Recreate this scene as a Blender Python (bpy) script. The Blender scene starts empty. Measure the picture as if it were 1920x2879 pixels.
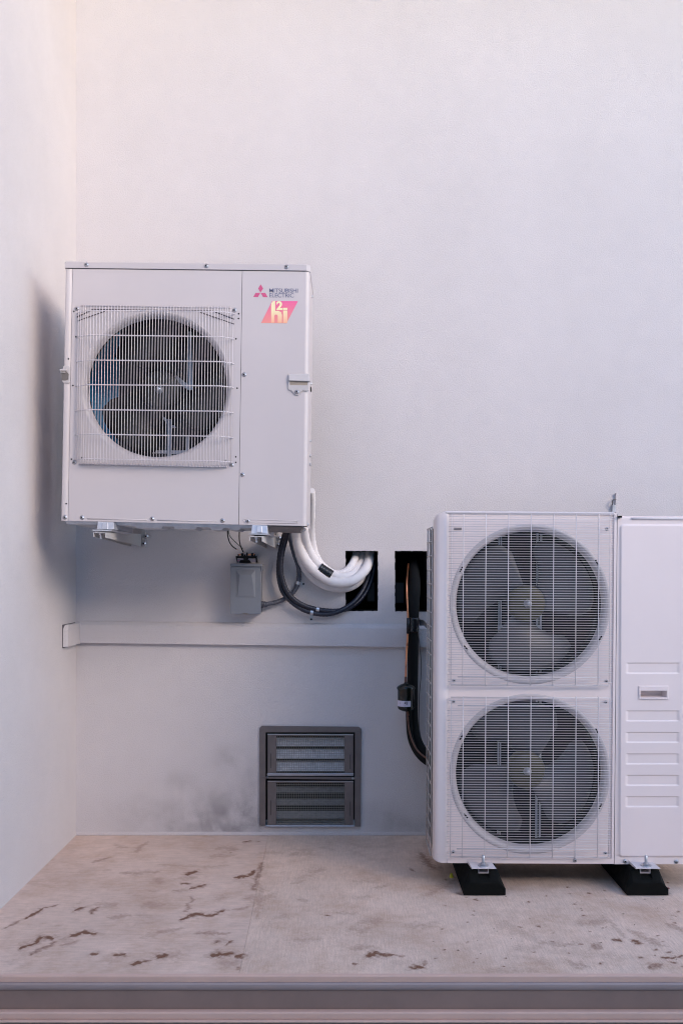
import bpy, math, random
from mathutils import Vector
random.seed(7)
# ------------------------------------------------------------------ camera
F = 2700.0; VX, VY = 980.0, 1600.0          # focal length and vanishing point, in photo pixels
H = 1.222; DW = 4.4                          # camera height, distance of the back wall
def P(x, y, d, dy=0.0):
    """point seen at photo pixel (x, y) at distance d; dy pushes it further back along the view axis"""
    return Vector(((x-VX)/F*d, d-DW+dy, H-(y-VY)/F*d))
scene = bpy.context.scene
cd = bpy.data.cameras.new('camera'); cam = bpy.data.objects.new('camera', cd)
scene.collection.objects.link(cam)
cam.location = (0, -DW, H); cam.rotation_euler = (math.radians(90), 0, 0)
cd.sensor_fit = 'HORIZONTAL'; cd.sensor_width = 36; cd.lens = F/1920*36
cd.shift_x = -(VX-960)/1920; cd.shift_y = (VY-1439.5)/1920
cd.clip_start = 0.05; cd.clip_end = 2000
scene.camera = cam
scene.cycles.filter_width = 1.1
scene.render.resolution_x = 682; scene.render.resolution_y = 1024
# ------------------------------------------------------------------ sky and sun
SUN_EL, SUN_AZ = 23.0, 47.0                  # azimuth: degrees from straight behind the camera towards the right
w = bpy.data.worlds.new('World'); scene.world = w; w.use_nodes = True
nt = w.node_tree; nt.nodes.clear()
out = nt.nodes.new('ShaderNodeOutputWorld'); bg = nt.nodes.new('ShaderNodeBackground')
sky = nt.nodes.new('ShaderNodeTexSky'); sky.sky_type = 'NISHITA'; sky.sun_disc = False
sky.sun_elevation = math.radians(SUN_EL); sky.sun_rotation = math.radians(180-SUN_AZ)
sky.dust_density = 1.0; sky.air_density = 1.0
hs = nt.nodes.new('ShaderNodeHueSaturation'); hs.inputs['Saturation'].default_value = 1.38
nt.links.new(sky.outputs[0], hs.inputs['Color']); nt.links.new(hs.outputs[0], bg.inputs[0])
bg.inputs[1].default_value = 0.15
nt.links.new(bg.outputs[0], out.inputs[0])
sd = bpy.data.lights.new('sun', 'SUN'); sun = bpy.data.objects.new('sun', sd)
scene.collection.objects.link(sun)
sd.energy = 0.36; sd.angle = math.radians(25); sd.color = (1.0, 0.82, 0.74)
a, e = math.radians(SUN_AZ), math.radians(SUN_EL)
tosun = Vector((math.sin(a)*math.cos(e), -math.cos(a)*math.cos(e), math.sin(e)))
sun.rotation_euler = tosun.to_track_quat('Z', 'Y').to_euler(); sun.location = (4, -6, 6)
scene.view_settings.view_transform = 'Standard'; scene.view_settings.look = 'None'
scene.view_settings.exposure = 1.68; scene.view_settings.gamma = 1.0
# ------------------------------------------------------------------ materials
def mat(name, col, rough=0.6, metal=0.0, var=0.0, vscale=8, bump=0.0, bscale=200, spec=0.5, ramp=None):
    m = bpy.data.materials.new(name); m.use_nodes = True
    n, l = m.node_tree.nodes, m.node_tree.links
    b = n['Principled BSDF']; b.inputs['Base Color'].default_value = (*col, 1)
    b.inputs['Roughness'].default_value = rough; b.inputs['Metallic'].default_value = metal
    b.inputs['Specular IOR Level'].default_value = spec
    tc = n.new('ShaderNodeTexCoord')
    if var:
        t = n.new('ShaderNodeTexNoise'); t.inputs['Scale'].default_value = vscale; t.inputs['Detail'].default_value = 6
        t.inputs['Roughness'].default_value = 0.65
        l.new(tc.outputs['Object'], t.inputs['Vector'])
        mr = n.new('ShaderNodeMapRange'); mr.inputs[1].default_value = 0.3; mr.inputs[2].default_value = 0.7
        mr.inputs[3].default_value = 1-var; mr.inputs[4].default_value = 1+var
        l.new(t.outputs['Fac'], mr.inputs[0])
        mx = n.new('ShaderNodeVectorMath'); mx.operation = 'SCALE'; mx.inputs[0].default_value = col
        l.new(mr.outputs[0], mx.inputs['Scale']); l.new(mx.outputs[0], b.inputs['Base Color'])
        m2 = n.new('ShaderNodeMapRange'); m2.inputs[1].default_value = .3; m2.inputs[2].default_value = .7
        m2.inputs[3].default_value = max(0.02, rough-0.08); m2.inputs[4].default_value = min(1, rough+0.1)
        l.new(t.outputs['Fac'], m2.inputs[0]); l.new(m2.outputs[0], b.inputs['Roughness'])
    if bump:
        t2 = n.new('ShaderNodeTexNoise'); t2.inputs['Scale'].default_value = bscale; t2.inputs['Detail'].default_value = 3
        l.new(tc.outputs['Object'], t2.inputs['Vector'])
        bp = n.new('ShaderNodeBump'); bp.inputs['Strength'].default_value = bump; bp.inputs['Distance'].default_value = 0.002
        l.new(t2.outputs['Fac'], bp.inputs['Height']); l.new(bp.outputs[0], b.inputs['Normal'])
    return m
def gauss(n, l, vec, cx, cz, sx, sz, amp):
    """soft blot centred at world x, z on a wall: amp * exp(-r^2)"""
    sub = n.new('ShaderNodeVectorMath'); sub.operation = 'SUBTRACT'; sub.inputs[1].default_value = (cx, 0, cz)
    l.new(vec, sub.inputs[0])
    mul = n.new('ShaderNodeVectorMath'); mul.operation = 'MULTIPLY'; mul.inputs[1].default_value = (1/sx, 0, 1/sz)
    l.new(sub.outputs[0], mul.inputs[0])
    dot = n.new('ShaderNodeVectorMath'); dot.operation = 'DOT_PRODUCT'
    l.new(mul.outputs[0], dot.inputs[0]); l.new(mul.outputs[0], dot.inputs[1])
    ng = n.new('ShaderNodeMath'); ng.operation = 'MULTIPLY'; ng.inputs[1].default_value = -1
    l.new(dot.outputs['Value'], ng.inputs[0])
    ex = n.new('ShaderNodeMath'); ex.operation = 'EXPONENT'; l.new(ng.outputs[0], ex.inputs[0])
    am = n.new('ShaderNodeMath'); am.operation = 'MULTIPLY'; am.inputs[1].default_value = amp
    l.new(ex.outputs[0], am.inputs[0]); return am.outputs[0]
def add(n, l, a_, b_, op='ADD'):
    m = n.new('ShaderNodeMath'); m.operation = op
    for i, v in enumerate((a_, b_)):
        if hasattr(v, 'default_value') or hasattr(v, 'links'): l.new(v, m.inputs[i])
        else: m.inputs[i].default_value = v
    return m.outputs[0]
def stucco(name, col, blots=()):
    m = bpy.data.materials.new(name); m.use_nodes = True
    n, l = m.node_tree.nodes, m.node_tree.links; b = n['Principled BSDF']
    b.inputs['Roughness'].default_value = 0.92; b.inputs['Specular IOR Level'].default_value = 0.2
    g = n.new('ShaderNodeNewGeometry'); vec = g.outputs['Position']
    def noise(s, d, r=0.55):
        t = n.new('ShaderNodeTexNoise'); t.inputs['Scale'].default_value = s; t.inputs['Detail'].default_value = d
        t.inputs['Roughness'].default_value = r; l.new(vec, t.inputs['Vector']); return t.outputs['Fac']
    big = noise(1.6, 4); mid = noise(14, 5); fine = noise(190, 2, 0.6); grain = noise(420, 1)
    # base value: cloudy patches plus pitted grain
    def mr(x, a0, a1, b0, b1):
        q = n.new('ShaderNodeMapRange')
        for i, v in enumerate((a0, a1, b0, b1)): q.inputs[i+1].default_value = v
        l.new(x, q.inputs[0]); return q.outputs[0]
    v = add(n, l, mr(big, .35, .65, .975, 1.025), mr(mid, .3, .7, .985, 1.015), 'MULTIPLY')
    v = add(n, l, v, mr(grain, .25, .7, .88, 1.07), 'MULTIPLY')
    sc = n.new('ShaderNodeVectorMath'); sc.operation = 'SCALE'; sc.inputs[0].default_value = col
    l.new(v, sc.inputs['Scale']); colout = sc.outputs[0]
    if blots:
        acc = None
        for bl in blots:
            o = gauss(n, l, vec, *bl); acc = o if acc is None else add(n, l, acc, o)
        brk = mr(noise(9, 5, .7), .32, .66, 0.1, 1.25)
        spk = mr(noise(260, 2, .7), .38, .62, 0.25, 1.4)
        f = add(n, l, add(n, l, acc, brk, 'MULTIPLY'), spk, 'MULTIPLY')
        mn = n.new('ShaderNodeMath'); mn.operation = 'MINIMUM'; mn.inputs[1].default_value = 0.8; l.new(f, mn.inputs[0])
        mx = n.new('ShaderNodeMix'); mx.data_type = 'RGBA'; mx.inputs['B'].default_value = (.115, .105, .11, 1)
        l.new(mn.outputs[0], mx.inputs['Factor']); l.new(colout, mx.inputs['A']); colout = mx.outputs['Result']
    l.new(colout, b.inputs['Base Color'])
    bp = n.new('ShaderNodeBump'); bp.inputs['Strength'].default_value = 0.5; bp.inputs['Distance'].default_value = 0.004
    l.new(fine, bp.inputs['Height']); l.new(bp.outputs[0], b.inputs['Normal'])
    return m
def wx(x): return (x-VX)/F*DW
def wz(y): return H-(y-VY)/F*DW
WALLC = (.595, .555, .560)
M = {}
M['wall'] = stucco('stucco_render', WALLC, [
    (wx(650), wz(2290), .17, .11, .6), (wx(500), wz(2200), .10, .05, .28), (wx(640), wz(2130), .07, .05, .36),
    (wx(420), wz(2270), .22, .05, .25), (wx(560), wz(2330), .34, .06, .4), (wx(1080), wz(2300), .10, .07, .35),
    (wx(700), wz(2200), .05, .12, .3), (wx(870), wz(1757), .10, .006, .35), (wx(1160), wz(2330), .08, .05, .35)])
M['wall2'] = stucco('stucco_side', WALLC)
M['band'] = stucco('stucco_band', (.59, .548, .555))
M['eave'] = mat('warm_cream_soffit', (.62, .46, .36), .7)
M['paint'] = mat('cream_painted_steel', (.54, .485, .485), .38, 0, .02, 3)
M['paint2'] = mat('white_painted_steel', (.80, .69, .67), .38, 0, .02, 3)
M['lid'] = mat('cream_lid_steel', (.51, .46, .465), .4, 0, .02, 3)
M['wire'] = mat('white_coated_wire', (.60, .555, .57), .35)
M['beige'] = mat('cream_plastic', (.50, .46, .455), .45, 0, .02, 5)
M['seam'] = mat('seam_shadow_gap', (.10, .085, .095), .8)
M['dark'] = mat('dark_cavity', (.004, .005, .005), .9)
M['hole'] = mat('punched_hole', (.006, .006, .006), .9)
M['fanblack'] = mat('black_fan_plastic', (.003, .0035, .004), .6, spec=.25)
M['hubgrey'] = mat('charcoal_hub_plastic', (.009, .010, .011), .6, spec=.3)
M['blade'] = mat('grey_fan_plastic', (.046, .047, .053), .45, 0, .1, 4)
M['hubolive'] = mat('olive_hub_plastic', (.043, .039, .018), .5, 0, .12, 9)
M['coil'] = mat('heat_exchanger_fins', (.004, .008, .010), .6, 0, .3, 60)
M['blue'] = mat('blue_lit_fins', (.022, .20, .40), .5, 0, .2, 40)  # blue fin coating brightened to stand in for light reaching the coil
M['zinc'] = mat('zinc_plated_steel', (.50, .51, .55), .33, .85, .12, 60)
M['galv'] = mat('galvanised_steel', (.52, .52, .55), .42, .6, .15, 30)
M['rail'] = mat('grey_motor_rail', (.55, .55, .62), .45, .3)
M['rubber'] = mat('black_rubber', (.002, .0026, .0023), .8, 0, .25, 30, .3, 300, spec=.18)
M['foam'] = mat('black_foam', (.004, .0045, .005), .8, 0, .2, 30, .3, 400, spec=.25)
M['tape'] = mat('black_tape', (.006, .006, .008), .28, 0, .2, 30, .5, 60)
M['conduit'] = mat('dark_conduit', (.014, .016, .030), .38)
M['conduit2'] = mat('grey_conduit', (.075, .08, .105), .42)
M['white'] = mat('white_insulation', (.72, .68, .68), .8, 0, .05, 18, .35, 60)
M['copper'] = mat('bare_copper', (.72, .30, .16), .32, .9, .25, 25)
M['oldcopper'] = mat('tarnished_copper', (.16, .09, .07), .5, .6, .3, 40)
M['box'] = mat('grey_enamel_box', (.185, .20, .235), .42, 0, .05, 12)
M['vent'] = mat('taupe_vent_metal', (.14, .12, .118), .5, .25, .15, 14)
M['ventl'] = mat('vent_highlight_metal', (.36, .35, .38), .38, .5, .15, 20)
M['slat'] = mat('vent_slat', (.60, .58, .60), .5, .2, .25, 60)
M['slatd'] = mat('vent_slat_shaded', (.26, .25, .25), .6, .1, .3, 60)  # shaded copy of the slat metal, for louvres that catch less light
M['mesh'] = mat('vent_mesh_wire', (.30, .29, .26), .5, .3)
M['red'] = mat('logo_red', (.56, .085, .20), .5)
M['ink'] = mat('logo_ink', (.115, .12, .20), .5)
M['label'] = mat('paper_label', (.60, .58, .70), .6)
M['blackink'] = mat('black_ink', (.03, .03, .05), .6)
M['yellow'] = mat('yellow_plastic', (.55, .52, .03), .45)
M['redplastic'] = mat('red_plastic', (.20, .02, .03), .5)
M['green'] = mat('green_wire', (.03, .07, .03), .5)
M['leaf'] = mat('dry_leaf_bits', (.05, .03, .018), .8)
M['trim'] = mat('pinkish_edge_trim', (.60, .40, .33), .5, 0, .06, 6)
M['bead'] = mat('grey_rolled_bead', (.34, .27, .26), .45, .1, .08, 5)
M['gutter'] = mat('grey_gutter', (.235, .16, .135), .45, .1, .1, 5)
M['groundm'] = mat('pale_yard_concrete', (.55, .53, .50), .9, 0, .2, 3, .4, 60)  # unseen yard and bank, kept pale to bounce light on to the wall
def grad_mat(name, lo, hi, z0, z1):
    m = bpy.data.materials.new(name); m.use_nodes = True
    n, l = m.node_tree.nodes, m.node_tree.links; b = n['Principled BSDF']; b.inputs['Roughness'].default_value = .5
    g = n.new('ShaderNodeNewGeometry'); s = n.new('ShaderNodeSeparateXYZ'); l.new(g.outputs['Position'], s.inputs[0])
    q = n.new('ShaderNodeMapRange'); q.inputs[1].default_value = z0; q.inputs[2].default_value = z1; l.new(s.outputs[2], q.inputs[0])
    mx = n.new('ShaderNodeMix'); mx.data_type = 'RGBA'; mx.inputs['A'].default_value = (*lo, 1); mx.inputs['B'].default_value = (*hi, 1)
    l.new(q.outputs[0], mx.inputs['Factor']); l.new(mx.outputs['Result'], b.inputs['Base Color']); return m
# ------------------------------------------------------------------ mesh helpers
class MB:
    def __init__(s): s.v, s.f, s.m, s.sm, s.cm, s.cs = [], [], [], [], 0, False
    def pt(s, p): s.v.append(Vector(p)); return len(s.v)-1
    def face(s, ids): s.f.append(tuple(ids)); s.m.append(s.cm); s.sm.append(s.cs)
    def poly(s, pts): s.face([s.pt(p) for p in pts])
    def hexa(s, a, b, c, d, e, f, g, h):
        """a-d front (ccw from top-left), e-h back"""
        i = [s.pt(p) for p in (a, b, c, d, e, f, g, h)]
        for q in ((0,1,2,3), (7,6,5,4), (0,4,5,1), (1,5,6,2), (2,6,7,3), (3,7,4,0)): s.face([i[k] for k in q])
    def box(s, x0, x1, y0, y1, z0, z1):
        s.hexa((x0,y0,z1),(x0,y0,z0),(x1,y0,z0),(x1,y0,z1),(x0,y1,z1),(x0,y1,z0),(x1,y1,z0),(x1,y1,z1))
    def slab(s, quad, dep):
        """prism from four world points (TL,BL,BR,TR) pushed back dep metres"""
        o = Vector((0, dep, 0)); s.hexa(*[Vector(q) for q in quad], *[Vector(q)+o for q in quad])
    def prism(s, pts, dep):
        o = Vector((0, dep, 0)); n = len(pts); A = [s.pt(p) for p in pts]; B = [s.pt(Vector(p)+o) for p in pts]
        s.face(A); s.face(B[::-1])
        for i in range(n): s.face((A[i], B[i], B[(i+1) % n], A[(i+1) % n]))
    def tube(s, pts, r, n=8, caps=True, rfun=None):
        pts = [Vector(p) for p in pts]; old = s.cs; s.cs = True; rings = []; up = None
        for i, p in enumerate(pts):
            t = (pts[min(i+1, len(pts)-1)]-pts[max(i-1, 0)]).normalized()
            if up is None:
                up = Vector((0, 0, 1)) if abs(t.z) < .9 else Vector((1, 0, 0))
            sx = t.cross(up).normalized(); up = sx.cross(t).normalized()
            rr = rfun(i/(len(pts)-1), i) if rfun else r
            rings.append([s.pt(p+(sx*math.cos(k*2*math.pi/n)+up*math.sin(k*2*math.pi/n))*rr) for k in range(n)])
        for a_, b_ in zip(rings, rings[1:]):
            for k in range(n): s.face((a_[k], a_[(k+1) % n], b_[(k+1) % n], b_[k]))
        if caps: s.cs = False; s.face(rings[0][::-1]); s.face(rings[-1])
        s.cs = old
    def lathe(s, c, axis, prof, n=24, smooth=True):
        """prof: list of (radius, along axis)"""
        c = Vector(c); ax = Vector(axis).normalized(); u = ax.orthogonal().normalized(); w_ = ax.cross(u)
        old = s.cs; s.cs = smooth; rings = []
        for r, h in prof:
            rings.append([s.pt(c+ax*h+(u*math.cos(k*2*math.pi/n)+w_*math.sin(k*2*math.pi/n))*r) for k in range(n)] if r > 1e-6 else [s.pt(c+ax*h)])
        for a_, b_ in zip(rings, rings[1:]):
            for k in range(n):
                k2 = (k+1) % n
                if len(a_) == 1: s.face((a_[0], b_[k], b_[k2]))
                elif len(b_) == 1: s.face((a_[k], b_[0], a_[k2]))
                else: s.face((a_[k], b_[k], b_[k2], a_[k2]))
        s.cs = old
    def build(s, name, mats, parent=None, origin=None, bevel=0.0):
        if not isinstance(mats, (list, tuple)): mats = [mats]
        org = Vector(origin) if origin is not None else Vector((0, 0, 0))
        if parent is not None:
            r = parent
            while r.parent: r = r.parent
            org = Vector(r.location)
        me = bpy.data.meshes.new(name)
        me.from_pydata([v-org for v in s.v], [], s.f)
        for mm in mats: me.materials.append(mm)
        me.polygons.foreach_set('material_index', s.m); me.polygons.foreach_set('use_smooth', s.sm)
        me.update()
        o = bpy.data.objects.new(name, me); scene.collection.objects.link(o)
        if parent is not None: o.parent = parent
        else: o.location = org
        if bevel:
            b = o.modifiers.new('bevel', 'BEVEL'); b.width = bevel; b.segments = 2; b.limit_method = 'ANGLE'
            b.angle_limit = math.radians(40); b.harden_normals = False
        return o
def build_each(mb, name, mats, parent):
    """every loose piece of the builder becomes an object of its own"""
    par = list(range(len(mb.v)))
    def find(i):
        while par[i] != i: par[i] = par[par[i]]; i = par[i]
        return i
    for f in mb.f:
        for k in f[1:]: par[find(k)] = find(f[0])
    groups = {}
    for fi, f in enumerate(mb.f): groups.setdefault(find(f[0]), []).append(fi)
    res = []
    for fs in groups.values():
        q = MB(); mp = {}
        for fi in fs:
            for k in mb.f[fi]:
                if k not in mp: mp[k] = q.pt(mb.v[k])
            q.face([mp[k] for k in mb.f[fi]]); q.m[-1] = mb.m[fi]; q.sm[-1] = mb.sm[fi]
        res.append(q.build(name, mats, parent))
    return res
def tag(o, label=None, cat=None, group=None, kind=None):
    if label: o['label'] = label
    if cat: o['category'] = cat
    if group: o['group'] = group
    if kind: o['kind'] = kind
    return o
def thing(name, loc, label, cat, group=None):
    o = bpy.data.objects.new(name, None); scene.collection.objects.link(o); o.location = loc
    o.empty_display_size = .1
    return tag(o, label, cat, group)
def crom(pts, sub=8):
    pts = [Vector(p) for p in pts]; q = [pts[0]*2-pts[1]]+pts+[pts[-1]*2-pts[-2]]; res = []
    for i in range(1, len(q)-2):
        p0, p1, p2, p3 = q[i-1:i+3]
        for k in range(sub):
            t = k/sub
            res.append(0.5*((2*p1)+(p2-p0)*t+(2*p0-5*p1+4*p2-p3)*t*t+(3*p1-p0-3*p2+p3)*t**3))
    res.append(pts[-1]); return res
def lerp(a_, b_, t): return a_+(b_-a_)*t
def screw(parent, x, y, d, r=.0058, axis=(0, -1, 0), pos=None):
    m = MB(); c = pos if pos is not None else P(x, y, d)
    m.lathe(c, axis, [(r*1.5, 0), (r*1.5, .0008), (r, .0012), (r*.95, .004), (r*.55, .0055)], 12)
    m.cm = 1; m.lathe(c, axis, [(r*.55, .0055), (r*.4, .003), (0, .003)], 6)
    return m.build('screw', [M['zinc'], M['hole']], parent)
def dot(mb, x, y, d, r=.0032):
    mb.lathe(P(x, y, d), (0, -1, 0), [(r, 0), (r, .0009), (0, .0009)], 10, False)
def hole_panel(mb, quad, c, r, dep, n=96):
    """plate between quad (TL,BL,BR,TR in world) and a circle of radius r round c, all at the quad's plane; thickness dep"""
    Y = quad[0].y
    def hit(ang):
        dx, dz = math.cos(ang), math.sin(ang); best = None
        for i in range(4):
            a_, b_ = quad[i], quad[(i+1) % 4]
            ex, ez = b_.x-a_.x, b_.z-a_.z; den = dx*ez-dz*ex
            if abs(den) < 1e-9: continue
            t = ((a_.x-c.x)*ez-(a_.z-c.z)*ex)/den; u = ((a_.x-c.x)*dz-(a_.z-c.z)*dx)/den
            if t > 0 and -1e-6 <= u <= 1+1e-6 and (best is None or t < best): best = t
        return Vector((c.x+dx*best, Y, c.z+dz*best))
    angs = [2*math.pi*k/n for k in range(n)]+[math.atan2(q.z-c.z, q.x-c.x) % (2*math.pi) for q in quad]
    angs.sort(); I, O = [], []
    for a_ in angs:
        I.append(mb.pt((c.x+r*math.cos(a_), Y, c.z+r*math.sin(a_)))); O.append(mb.pt(hit(a_)))
    for k in range(len(angs)):
        k2 = (k+1) % len(angs); mb.face((I[k], O[k], O[k2], I[k2]))
def blade_fan(parent, c, Yf, R, rh, ang0, dirn, bm, hm, name='fan', spread=88, depth=.09, hubd=.07):
    """axial fan: a hub with three swept, pitched blades; every blade a part"""
    fan = MB(); fan.lathe((c.x, Yf+hubd, c.z), (0, -1, 0), [(rh, 0), (rh*1.0, hubd*.7), (rh*.93, hubd*.9), (rh*.8, hubd), (rh*.3, hubd+.002), (0, hubd+.002)], 40)
    hub = fan.build('fan_hub', hm, parent)
    nut = MB(); nut.lathe((c.x, Yf-.002, c.z), (0, -1, 0), [(.016, 0), (.016, .003), (.008, .005), (.008, .016), (.005, .019), (0, .019)], 14)
    nut.build('hub_nut', M['zinc'], hub)
    for k in range(3):
        b = MB(); b.cs = True; NR, NA = 12, 14; ids = []
        for i in range(NR+1):
            t = i/NR; r = lerp(rh*.97, R, t); row = []
            sweep = dirn*22*math.sin(t*1.4)
            half = lerp(spread*.36, spread*.5, min(1, t*1.4))*(1-0.22*max(0, t-.75)*4*.5)
            for j in range(NA+1):
                s_ = j/NA*2-1
                edge = (1-0.16*abs(s_)**3) if i == NR else 1
                an = math.radians(ang0+k*120+sweep+s_*half)
                y = Yf+.012+hubd*.45+dirn*s_*depth*.42*lerp(.75, .55, t)+.012*s_*s_
                rr = r*(1-.07*abs(s_)**4*t)
                row.append(b.pt((c.x+rr*math.cos(an), y, c.z+rr*math.sin(an))))
            ids.append(row)
        for i in range(NR):
            for j in range(NA): b.face((ids[i][j], ids[i][j+1], ids[i+1][j+1], ids[i+1][j]))
        o = b.build('fan_blade', bm, hub)
        sol = o.modifiers.new('thick', 'SOLIDIFY'); sol.thickness = .004
    return hub
# ================================================================== SETTING
# ground sheet out to the horizon
g = MB()
gp = [(400, -.5), (-5.8, -.5), (-6.1, -.3), (-7.2, 4.2), (-8.0, 4.6), (-400, 5.0)]      # level yard, then an unseen bank added to shade the lower wall
for (y0_, z0_), (y1_, z1_) in zip(gp, gp[1:]): g.poly([(-400, y1_, z1_), (400, y1_, z1_), (400, y0_, z0_), (-400, y0_, z0_)])
tag(g.build('ground', M['groundm']), kind='structure')
# back wall with openings cut right through it
def wall_grid(mb, xs, zs, y0, y1, holes):
    def inh(a_, b_, c_, d_): return any(h[0]-1e-6 <= a_ and b_ <= h[1]+1e-6 and h[2]-1e-6 <= c_ and d_ <= h[3]+1e-6 for h in holes)
    nx, nz = len(xs)-1, len(zs)-1
    G = [[not inh(xs[i], xs[i+1], zs[j], zs[j+1]) for j in range(nz)] for i in range(nx)]
    A = [[mb.pt((x, y0, z)) for z in zs] for x in xs]; B = [[mb.pt((x, y1, z)) for z in zs] for x in xs]
    for i in range(nx):
        for j in range(nz):
            if not G[i][j]: continue
            mb.face((A[i][j], A[i+1][j], A[i+1][j+1], A[i][j+1])); mb.face((B[i][j], B[i][j+1], B[i+1][j+1], B[i+1][j]))
            for di, dj, e1, e2 in ((-1,0,(i,j),(i,j+1)), (1,0,(i+1,j+1),(i+1,j)), (0,-1,(i+1,j),(i,j)), (0,1,(i,j+1),(i+1,j+1))):
                ii, jj = i+di, j+dj
                if not (0 <= ii < nx and 0 <= jj < nz and G[ii][jj]):
                    mb.face((A[e1[0]][e1[1]], A[e2[0]][e2[1]], B[e2[0]][e2[1]], B[e1[0]][e1[1]]))
XL = wx(214)
holes = [(wx(972), wx(1062), wz(1718), wz(1549.5)), (wx(1110.5), wx(1200), wz(1719), wz(1549.5)), (wx(733), wx(1012), wz(2322), wz(2046))]
xs = sorted({XL-.2, 4.2} | {h[0] for h in holes} | {h[1] for h in holes})
zs = sorted({-.5, 6.5} | {h[2] for h in holes} | {h[3] for h in holes})
wb = MB(); wall_grid(wb, xs, zs, 0, .13, holes)
back = wb.build('stucco_wall', M['wall'], origin=(0, 0, 0))
tag(back, 'pale stucco back wall with two black pipe openings, a raised band and a metal vent', 'wall')
# unseen eave above the frame, added to dim the top of the wall
m = MB(); m.box(XL, 4.2, -.95, 0, 4.75, 4.95); m.build('eave', M['eave'], back)
# dark lining boxes behind the openings
for k, h in enumerate(holes[:2]):
    m = MB(); x0, x1, z0, z1 = h[0]-.03, h[1]+.03, h[2]-.02, h[3]+.05
    m.poly([(x0,.42,z0),(x1,.42,z0),(x1,.42,z1),(x0,.42,z1)]); m.poly([(x0,.131,z0),(x0,.42,z0),(x0,.42,z1),(x0,.131,z1)])
    m.poly([(x1,.131,z0),(x1,.42,z0),(x1,.42,z1),(x1,.131,z1)]); m.poly([(x0,.131,z0),(x1,.131,z0),(x1,.42,z0),(x0,.42,z0)])
    m.poly([(x0,.131,z1),(x1,.131,z1),(x1,.42,z1),(x0,.42,z1)])
    m.build('opening_cavity', M['dark'], back)
    # black membrane lining the reveal, cut a little unevenly
    m = MB(); t = .0045; X0, X1, Z0, Z1 = h
    def strip(pa, pb, inw, nseg=16):
        for i in range(nseg):
            q0 = Vector(pa).lerp(Vector(pb), i/nseg); q1 = Vector(pa).lerp(Vector(pb), (i+1)/nseg)
            yy = random.uniform(-.0016, .0012); m.hexa(q0+Vector((0,yy,0)), q0+Vector((inw[0],yy,inw[1])), q1+Vector((inw[0],yy,inw[1])), q1+Vector((0,yy,0)),
                q0+Vector((0,.128,0)), q0+Vector((inw[0],.128,inw[1])), q1+Vector((inw[0],.128,inw[1])), q1+Vector((0,.128,0)))
    i_ = .0012
    strip((X0-i_,0,Z0), (X0-i_,0,Z1), (t,0)); strip((X1+i_,0,Z0), (X1+i_,0,Z1), (-t,0)); strip((X0,0,Z1+i_), (X1,0,Z1+i_), (0,-t)); strip((X0,0,Z0-i_), (X1,0,Z0-i_), (0,t))
    m.build('opening_liner', M['rubber'], back)
    m = MB()
    if k: m.box(wx(1118), wx(1142), .20, .205, wz(1700), wz(1640))
    else: m.box(wx(1035), wx(1056), .20, .205, wz(1695), wz(1640))
    m.build('opening_backing', M['conduit'], back)
# string-course band: sloping weathered top, square underside, returning on to the side wall
def band_prof(x, ytop, ybot):
    zt, zb = H-(ytop-VY)/F*(DW-.024), H-(ybot-VY)/F*(DW-.024)
    return [(x, 0, zt+.012), (x, -.012, zt+.006), (x, -.024, zt-.007), (x, -.026, zt-.03), (x, -.026, zb), (x, 0, zb)]
m = MB(); secs = []
for i in range(41):
    t = i/40; x = lerp(XL+.0, 4.2, t); px = VX+x*F/(DW-.024)
    yt = 1753+(px-214)*.0118; yb = 1807.5+(px-214)*.0128
    if px > 1200: yt, yb = 1764.6, 1820
    secs.append([m.pt(q) for q in band_prof(x, yt, yb)])
for a_, b_ in zip(secs, secs[1:]):
    for k in range(6): m.face((a_[k], b_[k], b_[(k+1) % 6], a_[(k+1) % 6]))
m.face(secs[0]); m.face(secs[-1][::-1])
m.build('string_course', M['band'], back)
# side wall on the left, running towards the camera
m = MB(); m.box(XL-.22, XL, -4.6, 0.0, -.5, 6.5)
side = m.build('stucco_wall', M['wall2'], origin=(XL-.1, -2, 0))
tag(side, 'pale stucco side wall at the left edge, meeting the back wall in a corner', 'wall')
m = MB(); zt, zb = wz(1751), wz(1808); y1 = -(DW-1.2476*F/(VX-176))
pts = [(XL+.003, -.024, zb-.001), (XL+.003, y1, zb-.001), (XL+.003, y1, zt-.02), (XL+.003, y1+.012, zt-.006), (XL+.003, y1+.028, zt), (XL+.003, -.024, zt)]
A = [m.pt(p) for p in pts]; B = [m.pt((XL+.022 if 0 < i < 5 else XL+.024, p[1]+(.006 if 0 < i < 4 else 0), p[2])) for i, p in enumerate(pts)]
m.face(B)
for i in range(6): m.face((A[i], A[(i+1) % 6], B[(i+1) % 6], B[i]))
m.build('string_course_return', M['band'], side)
m = MB(); m.box(XL+.0005, XL+.003, y1-.0035, -.024, zb-.006, zt+.003); m.build('return_edge_strip', M['seam'], side)  # thin dark strip edging the band's return
# low flashing where the wall meets the slab
m = MB(); m.box(XL, 4.2, -.004, 0.02, 0.0, .016); m.build('base_flashing', M['band'], back, bevel=.002)
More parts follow.
